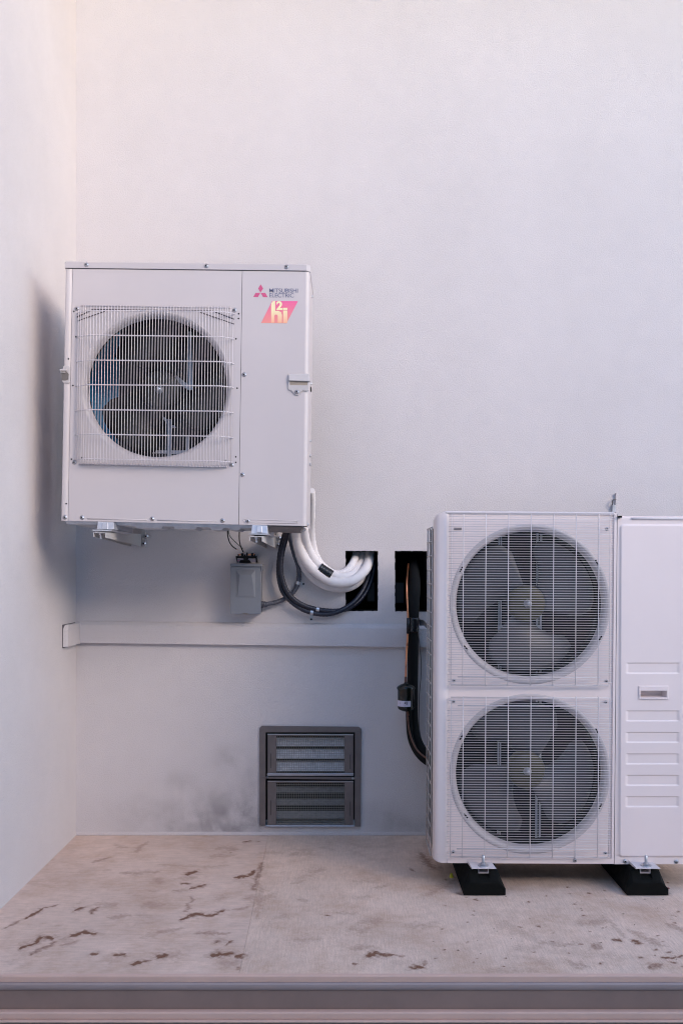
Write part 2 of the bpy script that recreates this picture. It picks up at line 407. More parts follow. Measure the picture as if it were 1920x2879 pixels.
# ---- concrete platform: two pours with a joint, stained; the wear is kept as a mesh attribute
DE = H*F/(2740-VY)                     # distance of the platform's front edge
YE = DE-DW
def dirt_seg(px0, py0, px1, py1, wpx, amp):
    def g_(x, y): d = H*F/(y-VY); return ((x-VX)/F*d, d-DW)
    a_, b_ = g_(px0, py0), g_(px1, py1); return (a_, b_, wpx/F*3.3*1.55, amp)
S = 1.5680                              # zoom factor of the measured crop (0,2280)
def zs_(x0, y0, x1, y1, wv, amp): return dirt_seg(x0/S, 2280+y0/S, x1/S, 2280+y1/S, wv, amp)
SEG = [zs_(120,475,190,432,5,1), zs_(190,432,245,418,5,.6), zs_(15,522,85,488,5,.5), zs_(330,442,368,428,7,1), zs_(405,450,435,428,7,.6),
 zs_(92,610,185,560,6,1.1), zs_(185,556,235,566,7,.8), zs_(150,632,240,580,7,.5), zs_(315,553,370,532,6,1), zs_(370,532,412,543,6,1),
 zs_(275,598,345,575,8,.35), zs_(398,632,436,632,5,.9), zs_(508,638,552,633,6,.9), zs_(580,680,610,668,6,1), zs_(610,668,662,662,5,.7),
 zs_(690,648,726,634,9,.9), zs_(800,482,830,468,7,.8), zs_(830,465,890,455,7,1.0), zs_(880,462,960,460,5,.9), zs_(960,450,985,440,8,.7), zs_(985,445,1110,425,5,.3),
 zs_(838,282,868,270,9,1.1), zs_(800,323,838,325,5,.7), zs_(850,345,898,326,8,.9), zs_(770,355,840,350,10,.3), zs_(1040,296,1100,290,7,1.1), zs_(1095,292,1120,265,5,1.0),
 zs_(945,640,1008,630,8,1.2), zs_(1048,645,1068,640,9,.9), zs_(950,582,960,574,5,.6), zs_(1000,590,1020,578,5,.7), zs_(1080,140,1096,136,6,.9), zs_(1130,138,1142,136,6,.6),
 zs_(880,540,1000,545,9,.35), zs_(700,540,790,520,11,.3), zs_(420,225,480,210,11,.35), zs_(600,180,640,140,12,.28), zs_(540,275,690,272,14,.28), zs_(480,472,580,462,10,.28),
 zs_(1155,230,1120,350,8,.45), zs_(700,240,960,250,14,.18), zs_(820,450,850,380,5,.4), zs_(1013,186,1018,187,3,1), zs_(1438,463,1446,464,4,.9),
 zs_(1150,330,1135,470,12,.22), zs_(1300,170,1400,200,22,.16), zs_(1320,395,1350,400,14,.25), zs_(1040,300,1130,330,22,.2), zs_(1050,700,1056,690,5,.6)]
S2 = 1.6333
def zr(x0, y0, x1, y1, wv, amp): return dirt_seg(960+x0/S2, 2640+y0/S2, 960+x1/S2, 2640+y1/S2, wv, amp)
SEG += [zr(135,82,165,70,9,1.15), zr(165,74,235,76,6,.8), zr(235,76,285,84,5,.5), zr(335,134,370,128,7,.9), zr(370,128,385,105,7,.4), zr(45,112,52,120,4,.8),
 zr(40,45,150,40,14,.25), zr(1340,10,1385,24,7,.9), zr(1255,4,1280,10,6,.8), zr(1485,90,1530,86,4,.9), zr(1420,130,1460,120,12,.5), zr(1525,85,1568,78,5,.8),
 zr(1515,105,1530,108,4,.8), zr(800,50,900,40,26,.2), zr(920,20,1060,25,16,.28), zr(1050,110,1110,130,16,.3), zr(1150,35,1190,40,12,.4), zr(780,75,940,120,24,.16), zr(660,150,900,150,12,.2),
 zr(1000,60,1250,80,26,.15), zr(435,90,438,92,3,.8)]
SEG += [dirt_seg(1200,2520,1290,2470,16,.25), dirt_seg(1290,2512,1300,2516,10,.5), dirt_seg(1180,2400,1215,2440,14,.5), dirt_seg(1212,2445,1240,2440,16,.3),
 dirt_seg(1480,2535,1484,2537,3,.8), dirt_seg(1640,2600,1700,2590,20,.25), dirt_seg(1780,2620,1860,2660,14,.35), dirt_seg(1880,2600,1920,2620,12,.35), dirt_seg(1150,2440,1165,2451,5,.5),
 dirt_seg(1700,2580,1760,2640,9,.25), dirt_seg(1420,2600,1500,2640,30,.18)]
random.seed(11)
for i in range(60):
    x, y = random.uniform(1180, 1915), random.uniform(2460, 2720); SEG.append(dirt_seg(x, y, x+random.uniform(-4, 6), y+random.uniform(-1, 3), random.uniform(1.6, 3.2), random.uniform(.5, 1)))
for i in range(70):
    x, y = random.uniform(0, 1200), random.uniform(2380, 2730); SEG.append(dirt_seg(x, y, x+random.uniform(-60, 60), y+random.uniform(-8, 8), random.uniform(8, 26), random.uniform(.08, .26)))
def concrete(name, col, brush):
    m = bpy.data.materials.new(name); m.use_nodes = True; n, l = m.node_tree.nodes, m.node_tree.links; b = n['Principled BSDF']
    b.inputs['Roughness'].default_value = .85; b.inputs['Specular IOR Level'].default_value = .3
    g_ = n.new('ShaderNodeNewGeometry'); pos = g_.outputs['Position']
    def noise(s, d, r=.6, vec=pos):
        t = n.new('ShaderNodeTexNoise'); t.inputs['Scale'].default_value = s; t.inputs['Detail'].default_value = d; t.inputs['Roughness'].default_value = r
        l.new(vec, t.inputs['Vector']); return t.outputs['Fac']
    def mr(x, a0, a1, b0, b1):
        q = n.new('ShaderNodeMapRange')
        for i, v in enumerate((a0, a1, b0, b1)): q.inputs[i+1].default_value = v
        l.new(x, q.inputs[0]); return q.outputs[0]
    mp = n.new('ShaderNodeMapping'); mp.inputs['Scale'].default_value = brush; l.new(pos, mp.inputs['Vector'])
    streak = noise(1, 4, .6, mp.outputs[0])
    v = add(n, l, mr(noise(2.2, 6, .65), .3, .7, .86, 1.10), mr(noise(25, 5, .7), .3, .7, .93, 1.06), 'MULTIPLY')
    v = add(n, l, v, mr(streak, .3, .7, .90, 1.08), 'MULTIPLY'); v = add(n, l, v, mr(noise(380, 2), .3, .7, .90, 1.08), 'MULTIPLY')
    sc = n.new('ShaderNodeVectorMath'); sc.operation = 'SCALE'; sc.inputs[0].default_value = col; l.new(v, sc.inputs['Scale'])
    wm = n.new('ShaderNodeMix'); wm.data_type = 'RGBA'; wm.inputs['B'].default_value = (.46, .30, .215, 1)
    l.new(mr(noise(3.6, 7, .75), .46, .66, 0, .65), wm.inputs['Factor']); l.new(sc.outputs[0], wm.inputs['A'])
    at = n.new('ShaderNodeAttribute'); at.attribute_name = 'dirt'
    d1 = add(n, l, at.outputs['Fac'], mr(noise(70, 5, .75), .3, .7, .45, 1.35), 'MULTIPLY')
    mx = n.new('ShaderNodeMix'); mx.data_type = 'RGBA'; mx.inputs['B'].default_value = (.17, .075, .042, 1)
    l.new(mr(d1, .05, .62, 0, .95), mx.inputs['Factor']); l.new(wm.outputs['Result'], mx.inputs['A']); l.new(mx.outputs['Result'], b.inputs['Base Color'])
    bp = n.new('ShaderNodeBump'); bp.inputs['Strength'].default_value = .5; bp.inputs['Distance'].default_value = .003
    l.new(add(n, l, streak, noise(150, 3), 'ADD'), bp.inputs['Height']); l.new(bp.outputs[0], b.inputs['Normal']); return m
def jx(y): return lerp(-.330, -.367, (y-YE)/(0-YE))     # joint between the pours
def pour(name, left, m_):
    mb = MB(); mb.cs = True; NX, NY = (200, 300) if left else (400, 300)
    import math as _m
    from mathutils.noise import noise_vector as nzv
    dirt = []; rows = []
    for j in range(NY+1):
        y = lerp(YE, 0.0, j/NY); xa, xb = (XL, jx(y)-.0004) if left else (jx(y)+.0004, 4.2 if False else 1.9)
        row = []
        for i in range(NX+1):
            x = lerp(xa, xb, i/NX); row.append(mb.pt((x, y, 0)))
            dv = 0; x_, y_ = x, y; n1 = nzv(Vector((x*22, y*22, 3))); n2 = nzv(Vector((x*85, y*85, 7))); x += n1.x*.013+n2.x*.006; y += n1.y*.013+n2.y*.006
            for (a_, b_, wv, amp) in SEG:
                if y < min(a_[1], b_[1])-wv*5 or y > max(a_[1], b_[1])+wv*5: continue
                if x < min(a_[0], b_[0])-wv*4 or x > max(a_[0], b_[0])+wv*4: continue
                ex, ey = b_[0]-a_[0], b_[1]-a_[1]; L2 = ex*ex+ey*ey+1e-9
                t = max(0, min(1, ((x-a_[0])*ex+(y-a_[1])*ey)/L2)); wob = 1+.55*_m.sin(x*150+y*60)*_m.sin(y*120+x*50)+.25*_m.sin(x*420-y*300)
                qx, qy = x-a_[0]-ex*t, (y-a_[1]-ey*t)*.75
                q = (qx*qx+qy*qy)/(wv*wob*(1-.35*abs(2*t-1)))**2; qh = q/5.5
                if q < 9: dv = max(dv, amp*_m.exp(-q*1.3), amp*.26*_m.exp(-qh))
            dirt.append(dv); y = y_
        rows.append(row)
    for j in range(NY):
        for i in range(NX): mb.face((rows[j][i], rows[j][i+1], rows[j+1][i+1], rows[j+1][i]))
    nv = len(mb.v)
    mb.cs = False
    xa0, xa1 = rows[0][0], rows[0][-1]; xb0, xb1 = rows[-1][0], rows[-1][-1]
    lo = [mb.pt(Vector((mb.v[k].x, mb.v[k].y, -.12))) for k in (xa0, xa1, xb1, xb0)]
    hi = [mb.pt(Vector(mb.v[k])) for k in (xa0, xa1, xb1, xb0)]
    for k in range(4): mb.face((hi[k], lo[k], lo[(k+1) % 4], hi[(k+1) % 4]))
    o = mb.build(name, m_); dirt += [0]*(len(mb.v)-nv)
    at = o.data.attributes.new('dirt', 'FLOAT', 'POINT'); at.data.foreach_set('value', dirt)
    return tag(o, kind='structure')
pour('concrete_platform', True, concrete('concrete_old', (.66, .50, .42), (14, 90, 1)))
pour('concrete_platform', False, concrete('concrete_brushed', (.68, .52, .43), (150, 14, 1)))
m = MB(); m.box(1.9, 4.2, YE, 0, -.12, 0); tag(m.build('concrete_platform', M['band']), kind='structure')
# edge trim and gutter along the platform's front
def strip_profile(name, prof, m_, parent):
    mb = MB(); A = [mb.pt((-3.6, y, z)) for y, z in prof]; B = [mb.pt((4.2, y, z)) for y, z in prof]; n = len(prof)
    for k in range(n): mb.face((A[k], A[(k+1) % n], B[(k+1) % n], B[k]))
    mb.face(A[::-1]); mb.face(B); return mb.build(name, m_, parent, bevel=.0015)
et = thing('edge_gutter', (0, YE, -.15), 'long grey metal gutter with pinkish lips along the front edge of the concrete', 'gutter')
pm = DE/F
def zz(y): return H-(y-VY)/F*(DE-.012)
e0 = YE-.001
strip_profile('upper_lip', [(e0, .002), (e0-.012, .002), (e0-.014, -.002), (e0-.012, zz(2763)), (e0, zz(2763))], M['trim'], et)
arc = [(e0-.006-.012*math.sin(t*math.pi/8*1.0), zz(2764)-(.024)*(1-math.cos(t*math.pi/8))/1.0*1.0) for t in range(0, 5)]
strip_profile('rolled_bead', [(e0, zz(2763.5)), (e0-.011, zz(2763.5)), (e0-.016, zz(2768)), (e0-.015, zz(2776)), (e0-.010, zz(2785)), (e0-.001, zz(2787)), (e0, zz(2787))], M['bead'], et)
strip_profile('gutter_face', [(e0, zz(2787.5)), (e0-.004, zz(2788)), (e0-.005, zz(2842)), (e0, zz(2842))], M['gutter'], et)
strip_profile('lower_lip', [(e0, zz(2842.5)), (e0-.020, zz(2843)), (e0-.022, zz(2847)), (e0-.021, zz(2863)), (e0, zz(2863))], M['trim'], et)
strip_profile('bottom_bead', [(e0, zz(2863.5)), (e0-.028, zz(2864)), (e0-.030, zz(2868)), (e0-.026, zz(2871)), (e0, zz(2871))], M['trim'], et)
m = MB(); m.box(-3.6, 4.2, YE+.01, 0, -.5, -.121); tag(m.build('foundation', M['gutter']), kind='structure')
# ================================================================== LEFT UNIT (wall hung)
DL = 3.72; DP = .33
TL, TR, BL, BR = (184.6, 733.6), (871.4, 741.6), (171.2, 1463.8), (862.0, 1479.0)
def LQ(u, v, dep=0.0, d=DL):
    x = lerp(lerp(TL[0], TR[0], u), lerp(BL[0], BR[0], u), v); y = lerp(lerp(TL[1], TR[1], u), lerp(BL[1], BR[1], u), v)
    return P(x, y, d, dep)
def Z1(x, y, dep=0.0, d=DL): return P(100+x/1.86667, 680+y/1.86667, d, dep)
lu = thing('heat_pump_unit', P(520, 1480, DL+.16), 'wall-hung white heat pump with one caged fan and red logo', 'heat pump', 'white outdoor heat pump units')
def vsweep(mb, prof, v0, v1, close=False, smooth=True):
    """prof: (u, depth) plan outline; swept between two heights of the left unit"""
    mb.cs = smooth
    A = [mb.pt(LQ(u, v0, q)) for u, q in prof]; B = [mb.pt(LQ(u, v1, q)) for u, q in prof]
    for k in range(len(prof)-1): mb.face((A[k], B[k], B[k+1], A[k+1]))
    mb.cs = False
us = (1075-147.5)/(1430-147.5)   # seam between fan panel and service panel
ULs = (192-155)/(1282)           # seam of the left corner post
rad = .016; du = rad/.95
def arcprof(u_edge, sgn, n=6):
    return [(u_edge-sgn*du*(1-math.sin(k/n*math.pi/2)), rad*(1-math.cos(k/n*math.pi/2))) for k in range(n+1)]
VT, VB = .026, 1.0
m = MB(); vsweep(m, [(us+.0012, .02), (us+.0012, 0), (1-du, 0)], VT+.003, VB, smooth=False); vsweep(m, arcprof(1.0, 1), VT+.003, VB); vsweep(m, [(1.0, rad), (1.0, DP)], VT+.003, VB)
m.poly([LQ(us+.0012, VB, 0), LQ(us+.0012, VB, .02), LQ(1.0, VB, .02), LQ(1-du, VB, 0)])
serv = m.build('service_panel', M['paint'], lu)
m = MB(); vsweep(m, [(0, DP), (0, .03), (0, .006), (.0015, .001), (.004, 0), (ULs-.0008, 0), (ULs-.0008, .012)], VT+.003, VB); m.build('corner_post', M['paint'], lu)
m = MB(); vsweep(m, [(ULs-.0005, .006), (ULs+.0010, .006)], VT, VB); vsweep(m, [(us-.0005, .006), (us+.001, .006)], VT, VB); build_each(m, 'panel_gap', M['seam'], lu)
# fan panel: plate with round opening, flared ring
DT = DL+.034; cf = P(443.5, 1090.5, DT); RT = 194.5/F*DT; RF = RT+.020
cF = Vector((cf.x, DL-DW, cf.z))
m = MB(); q = [LQ(ULs+.001, VT+.003), LQ(ULs+.001, VB), LQ(us-.0006, VB), LQ(us-.0006, VT+.003)]
hole_panel(m, q, cF, RF, 0)
m.poly([q[1], q[1]+Vector((0,.02,0)), q[2]+Vector((0,.02,0)), q[2]])
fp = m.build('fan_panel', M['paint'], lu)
m = MB(); m.lathe(cF, (0, 1, 0), [(RF, 0), (RF-.006, .002), (RF-.013, .010), (RF-.018, .022), (RT, .034)], 96); m.build('bell_mouth', M['lid'], lu)
m = MB(); m.lathe(cF, (0, 1, 0), [(RT+.0005, .034), (RT+.001, .052)], 96); build_each(m, 'fan_shroud', M['fanblack'], lu)
# stamped ridge above the opening; its dark colour stands for crease shade
m = MB()
def ribb(pts, w_, h_, dd=DL):
    for (xa, ya), (xb, yb) in zip(pts, pts[1:]):
        a_, b_ = Z1(xa, ya, -.0004), Z1(xb, yb, -.0004)
        m.hexa(a_+Vector((0,-h_,0)), a_+Vector((0,-h_*.2,-w_)), b_+Vector((0,-h_*.2,-w_)), b_+Vector((0,-h_,0)), a_+Vector((0,.0003,w_*.3)), a_+Vector((0,.0003,-w_)), b_+Vector((0,.0003,-w_)), b_+Vector((0,.0003,w_*.3)))
ribb([(218,392),(300,352),(930,360),(1042,402)], .004, .004); ribb([(222,412),(370,360)], .003, .003); ribb([(860,366),(1042,428)], .003, .003)
build_each(m, 'stamped_ridge', M['seam'], fp)
m = MB()
for x0, x1 in ((272, 588), (640, 950)):
    a_, b_ = Z1(x0, 1450+(x0-133)*.021, 0), Z1(x1, 1450+(x1-133)*.021, 0)
    m.tube([a_, b_], .0022, 6)
build_each(m, 'stamped_ridge', M['paint'], fp)
m = MB(); pr = [(1094,1456),(1368,1464),(1376,1470),(1370,1478),(1098,1472),(1090,1464)]
m.tube([Z1(x, y, 0) for x, y in pr+[pr[0]]], .0018, 6, False); build_each(m, 'stamped_ridge', M['paint'], serv)
# lid
m = MB()
def lid_sec(v, out_, dd): return [LQ(0-out_, v, -dd), LQ(1+out_*.6-du*.9, v, -dd), LQ(1+out_*.6, v, .014), LQ(1+out_*.6, v, DP), LQ(0-out_, v, DP)]
s0 = [m.pt(p) for p in lid_sec(VT, .002, .004)]; s1 = [m.pt(p) for p in lid_sec(.004, .002, .004)]; s2 = [m.pt(p) for p in lid_sec(0, -.001, -.002)]
for A, B in ((s0, s1), (s1, s2)):
    for k in range(5): m.face((A[k], A[(k+1) % 5], B[(k+1) % 5], B[k]))
m.face(s2); m.face(s0[::-1])
lid = m.build('lid', M['lid'], lu)
m = MB(); vsweep(m, [(-.001, .002), (1-du, .0015), (1.0, .015)], VT, VT+.004); m.build('lid_gap', M['seam'], lu)
# back and inside: coil, motor rail, bulkhead
m = MB(); m.poly([LQ(.004, .03, DP-.01), LQ(.004, .99, DP-.01), LQ(.99, .99, DP-.01), LQ(.99, .03, DP-.01)]); m.build('heat_exchanger', M['coil'], lu)
m = MB(); bend = [(.006, .04), (.006, .22), (.02, .27), (.05, .30), (.09, .312), (.145, .316)]      # the coil turns the corner in a wide bend
for (u0, q0), (u1, q1) in zip(bend, bend[1:]): m.poly([LQ(u0, .03, q0), LQ(u0, .99, q0), LQ(u1, .99, q1), LQ(u1, .03, q1)])
for k in range(60):
    v = .05+k/60*.92; m.tube([LQ(u+.002, v, q-.0015) for u, q in bend], .0010, 4)
m.build('heat_exchanger_side', M['blue'], lu)
m = MB(); m.poly([LQ(us+.01, .03, .03), LQ(us+.01, .99, .03), LQ(us+.01, .99, DP), LQ(us+.01, .03, DP)]); m.build('bulkhead', M['dark'], lu)
m = MB(); m.poly([LQ(.006, .985, .03), LQ(.006, .985, DP), LQ(us, .985, DP), LQ(us, .985, .03)]); m.poly([LQ(.006, .03, .03), LQ(.006, .03, DP), LQ(us, .03, DP), LQ(us, .03, .03)]); build_each(m, 'inner_floor', M['dark'], lu)
# a light metal rail at upper right of the hub and a forked foot at the bottom, behind the blades
DR = DL+.235
def Z1r(x, y, d=DR): return P(100+x/1.86667, 680+y/1.86667, d)
m = MB()
m.slab([Z1r(798,470), Z1r(800,775), Z1r(822,775), Z1r(818,470)], .01)
m.slab([Z1r(740,700), Z1r(735,730), Z1r(800,775), Z1r(800,748)], .01)
rail = m.build('motor_rail', M['rail'], lu)
m = MB()
m.slab([Z1r(690,930), Z1r(690,1145), Z1r(712,1145), Z1r(712,930)], .01)
m.slab([Z1r(612,1094), Z1r(612,1110), Z1r(690,1110), Z1r(690,1094)], .01); m.slab([Z1r(712,1094), Z1r(712,1112), Z1r(808,1110), Z1r(808,1094)], .01)
m.slab([Z1r(690,930,DR-.002), Z1r(690,955,DR-.002), Z1r(668,925,DR-.002), Z1r(668,915,DR-.002)], .01); m.slab([Z1r(712,962), Z1r(712,974), Z1r(738,974), Z1r(728,962)], .01)
m.slab([Z1r(790,1015), Z1r(790,1094), Z1r(806,1094), Z1r(806,1015)], .01)
m.build('motor_foot', M['rail'], lu)
blade_fan(lu, cf, DL-DW+.070, RT-.012, .078, 88, 1, M['fanblack'], M['hubgrey'], spread=74, depth=.09, hubd=.05)
# grille: upright wires bulging forward of the panel, seven cross wires
PR = .040
gr = MB(); rw = .00118
def gx(i_x): return i_x
xb = [214.6, 220.6, 227.5, 234.0, 240.6]+[249.1+8.284*i for i in range(45)]+[620.3, 627.3, 633.9, 641.5, 649.6]
rows_ = [(871.5, 875), (940.2, 946), (1010.8, 1016), (1080.2, 1084.5), (1150.3, 1156), (1219.2, 1227), (1289.4, 1296.8)]
def prot(x):                      # how far the wire at bottom-row pixel x stands off the panel
    if x < 249: return lerp(.012, PR, max(0, (x-214)/35)**.8)
    if x > 613: return lerp(.012, PR, max(0, (650-x)/37)**.8)
    return PR
for x in xb:
    pr_ = prot(x); d = DL-pr_; t = (x-214)/436
    ytop = lerp(862.5, 867, t); ymid = lerp(871.5, 875, t); ybot = lerp(1291, 1298.5, t); yend = lerp(1303.5, 1311, t)
    edge = pr_ < .02
    pts = []
    if not edge: pts.append(P(x+7.2, ytop-4.5, DL-.004)); pts.append(P(x+6.7, ytop+1, d+.004))
    pts += [P(x+6.5, ymid, d), P(x+3.2, 1080, d), P(x, ybot, d)]
    if not edge: pts += [P(x-.2, ybot+8, d+.004), P(x+1, yend+2.5, DL-.006)]
    gr.tube(pts, rw, 6)
for ri, (yl, yr) in enumerate(rows_):
    off = 6.5*(1-ri/6)
    x0, x1 = 214.6+off-3, 652.5+off
    r = .0024
    def RP(x, pr_, yf=None):
        t = (x-x0)/(x1-x0); y = lerp(yl, yr, t); q = P(x, y, DL-pr_); z = P(x, y, DL-PR).z
        return Vector((q.x, q.y+.003, z))
    pts = [RP(x0-2, .001), RP(x0+3, .012)]+[RP(249+off, PR)]+[RP(lerp(249, 614, k/6)+off, PR) for k in range(1, 7)]+[RP(x1-7, .017), RP(x1, .004), RP(x1+1, -.002)]
    gr.tube(pts, r, 6)
gr.tube([P(222.5, 1304.3, DL-.004), P(639.5, 1313, DL-.004)], .0024, 6); gr.tube([P(228, 858.5, DL-.003), P(650, 864, DL-.003)], .0012, 6)
gr.build('fan_grille', M['wire'], lu)
for x, y in ((217,350),(1044,358),(204,1157),(1029,1171)): screw(lu, 100+x/1.86667, 680+y/1.86667, DL)
for x, y in ((267,118),(896,125),(1317,130)): screw(lid, 100+x/1.86667, 680+y/1.86667, DL-.004)
for x, y in ((155,1446),(244,1447),(612,1454),(981,1463)): screw(lu, 100+x/1.86667, 680+y/1.86667, DL)
for x, y in ((1095,696),(1086,1222),(1114,1465)): screw(serv, 100+x/1.86667, 680+y/1.86667, DL)
m = MB()
for x, y in ((201,364),(1066,376),(1065,401),(1052,508),(212,497),(196,753),(173,613),(1058,767),(189,1140),(242,1132),(998,1146),(1051,1128),(1051,1157),(161,1374)): dot(m, 100+x/1.86667, 680+y/1.86667, DL)
build_each(m, 'punched_hole', M['hole'], fp)
# handle moulding on the service panel
def ZH(x, y, dep=0.0): return P(660+x/6.354, 760+y/6.354, DL, dep)
hn = MB(); out_ = [(958,1852),(1318,1845),(1330,2000),(1322,2160),(1210,2150),(1180,2185),(1140,2232),(1085,2235),(1045,2190),(1010,2150),(975,2150),(948,2110)]
hn.prism([ZH(x, y, -.005) for x, y in out_], .006)
handle = hn.build('handle_cover', M['beige'], serv, bevel=.0025)
m = MB(); m.slab([ZH(985,1980,-.0055), ZH(985,2050,-.0053), ZH(1300,2055,-.0053), ZH(1300,1985,-.0055)], .001); m.build('handle_recess', mat('handle_inner', (.33,.27,.22), .6), handle)
m = MB(); m.hexa(ZH(962,1860,-.008), ZH(968,1978,-.014), ZH(1345,1992,-.014), ZH(1325,1855,-.008), ZH(962,1860,-.004), ZH(968,1978,-.004), ZH(1345,1992,.01), ZH(1325,1855,.01)); m.build('handle_hood', M['beige'], handle, bevel=.0025)
screw(handle, 660+1108/6.354, 760+2168/6.354, DL-.0055)
# left handle seen edge-on
m = MB(); m.prism([Z1(x, y, -.004) for x, y in ((145,652),(170,647),(182,655),(182,736),(176,742),(146,740),(140,732))], .12)
h2 = m.build('handle_cover', M['beige'], lu, bevel=.0025)
m = MB(); m.prism([Z1(x, y, -.006) for x, y in ((138,686),(168,684),(176,694),(174,722),(158,728),(140,726))], .0025); m.build('handle_recess', mat('handle_inner_dark', (.15,.13,.12), .6), h2)
m = MB(); m.slab([Z1(131,670,-.016), Z1(132,679,-.016), Z1(166,680,-.016), Z1(168,672,-.016)], .05); m.slab([Z1(133,682,-.012), Z1(134,688,-.012), Z1(160,689,-.012), Z1(160,683,-.012)], .04); m.build('handle_hood', M['beige'], h2, bevel=.002)
# service side: small screws and label on the right flank
for y in (199, 683, 1000, 1473):
    uu = 1.0; p = LQ(1.0, (y-105)/1380, .20 if y != 1473 else .05); screw(serv, 0, 0, 0, axis=(1, 0, 0), pos=p+Vector((.001, 0, 0)), r=.005)
for y in (1082, 1130):
    p = LQ(1.0, (y-105)/1380, .2); m = MB(); m.box(p.x, p.x+.006, p.y-.02, p.y+.02, p.z-.004, p.z+.004); m.build('side_tab', M['galv'], serv)
p = LQ(1.0, (715-105)/1380, .2); m = MB(); m.box(p.x, p.x+.004, p.y-.02, p.y+.01, p.z-.008, p.z+.008); m.build('side_slot', M['hole'], serv)
# print on the service panel
def text_mesh(txt, x0, y0, x1, y1, d, name, m_, parent, bold=.03, lean=0.0, rot=None):
    """letters stretched to fill the photo rectangle (x0,y0)-(x1,y1)"""
    cu = bpy.data.curves.new(name, 'FONT'); cu.body = txt; cu.offset = bold; cu.size = 1; cu.space_character = .95
    o = bpy.data.objects.new(name, cu); scene.collection.objects.link(o)
    bpy.context.view_layer.update(); dg = bpy.context.evaluated_depsgraph_get(); me = o.evaluated_get(dg).to_mesh()
    vs = [v.co.copy() for v in me.vertices]; fs = [tuple(p_.vertices) for p_ in me.polygons]
    o.evaluated_get(dg).to_mesh_clear(); bpy.data.objects.remove(o); bpy.data.curves.remove(cu)
    a0, a1 = min(v.x for v in vs), max(v.x for v in vs); b0, b1 = min(v.y for v in vs), max(v.y for v in vs)
    mb = MB()
    for v in vs:
        u, t = (v.x-a0)/(a1-a0), (v.y-b0)/(b1-b0)
        if rot: u, t = t, 1-u
        mb.pt(P(lerp(x0, x1, u), lerp(y1, y0, t)+lean*u, d))
    for f in fs: mb.face(f)
    return mb.build(name, m_, parent)
def K(x, y): return (660+x/6.354, 760+y/6.354)
x0, y0 = K(618, 318); x1, y1 = K(1128, 392); text_mesh('MITSUBISHI', x0, y0, x1, y1, DL-.0006, 'lettering', M['ink'], serv, .006, .4)
x0, y0 = K(618, 404); x1, y1 = K(1055, 478); text_mesh('ELECTRIC', x0, y0, x1, y1, DL-.0006, 'lettering', M['ink'], serv, .006, .4)
m = MB()
for poly in (((463,244),(419,320),(461,392),(508,320)), ((374,397),(330,470),(414,474),(458,397)), ((464,397),(506,474),(590,476),(548,398))): m.poly([P(*K(*p), DL-.0006) for p in poly])
m.build('diamond_emblem', M['red'], serv)
zlo, zhi = P(*K(700,935), DL).z, P(*K(700,545), DL).z
m = MB(); m.poly([P(*K(*p), DL-.0005) for p in ((668,541),(470,936),(924,941),(1130,546))])
badge = m.build('badge_panel', grad_mat('badge_pink', (.80,.27,.23), (.80,.12,.30), zlo, zhi), serv)
ym = grad_mat('badge_yellow', (.86,.42,.27), (.86,.76,.45), zlo, lerp(zlo, zhi, .6))
m = MB(); dd = DL-.0010
hp = [(650,620),(656,580),(682,546),(722,541),(722,716),(722,785),(706,810),(706,932),(650,932)]
m.poly([P(*K(*p), dd) for p in hp])
m.poly([P(*K(*p), dd) for p in ((722,722),(780,720),(825,742),(842,790),(842,934),(768,933),(768,810),(750,786),(725,785))])
m.poly([P(*K(*p), dd) for p in ((862,665),(862,710),(940,710),(940,666))]); m.poly([P(*K(*p), dd) for p in ((865,718),(865,936),(934,937),(940,920),(940,718))])
m.build('badge_letters', ym, badge)
x0, y0 = K(744, 545); x1, y1 = K(855, 704); text_mesh('2', x0, y0, x1, y1, dd-.0002, 'badge_letters', ym, badge, .04)
# base pan and feet of the unit
m = MB()
A = [LQ(.012, 1.0, .015), LQ(.985, 1.0, .02), LQ(.985, 1.0, DP-.01), LQ(.012, 1.0, DP-.01)]
B = [LQ(.02, 1.012, .02), LQ(.975, 1.012, .025), LQ(.975, 1.012, DP-.015), LQ(.02, 1.012, DP-.015)]
ia = [m.pt(p) for p in A]; ib = [m.pt(p) for p in B]
for k in range(4): m.face((ia[k], ib[k], ib[(k+1) % 4], ia[(k+1) % 4]))
m.face(ib)
for u0, u1 in ((.29,.41),(.45,.55),(.60,.66),(.68,.73)):
    m.hexa(LQ(u0,1.012,.03), LQ(u0+.01,1.021,.035), LQ(u1-.01,1.021,.035), LQ(u1,1.012,.03), LQ(u0,1.012,.2), LQ(u0+.01,1.021,.19), LQ(u1-.01,1.021,.19), LQ(u1,1.012,.2))
m.build('base_pan', M['galv'], lu)
m = MB(); m.hexa(LQ(.85,1.004,.004), LQ(.84,1.022,.02), LQ(.972,1.024,.02), LQ(.985,1.004,.004), LQ(.85,1.004,.12), LQ(.84,1.022,.12), LQ(.972,1.024,.12), LQ(.985,1.004,.12)); m.build('bottom_cover', M['vent'], lu)
def Z2(x, y, d): return P(230+x/3.336, 1440+y/3.336, d)
def Z3(x, y, d): return P(640+x/5.2267, 1460+y/5.2267, d)
m = MB(); d = 3.70
m.slab([Z2(150,88,d), Z2(142,162,d-.01), Z2(300,162,d-.01), Z2(298,95,d)], .33); m.slab([Z2(192,95,d-.012), Z2(192,160,d-.018), Z2(242,160,d-.018), Z2(242,95,d-.012)], .01)
m.slab([Z2(100,163,d-.03), Z2(100,178,d-.03), Z2(265,180,d-.03), Z2(290,165,d-.03)], .34); m.build('mounting_foot', M['galv'], lu, bevel=.001)
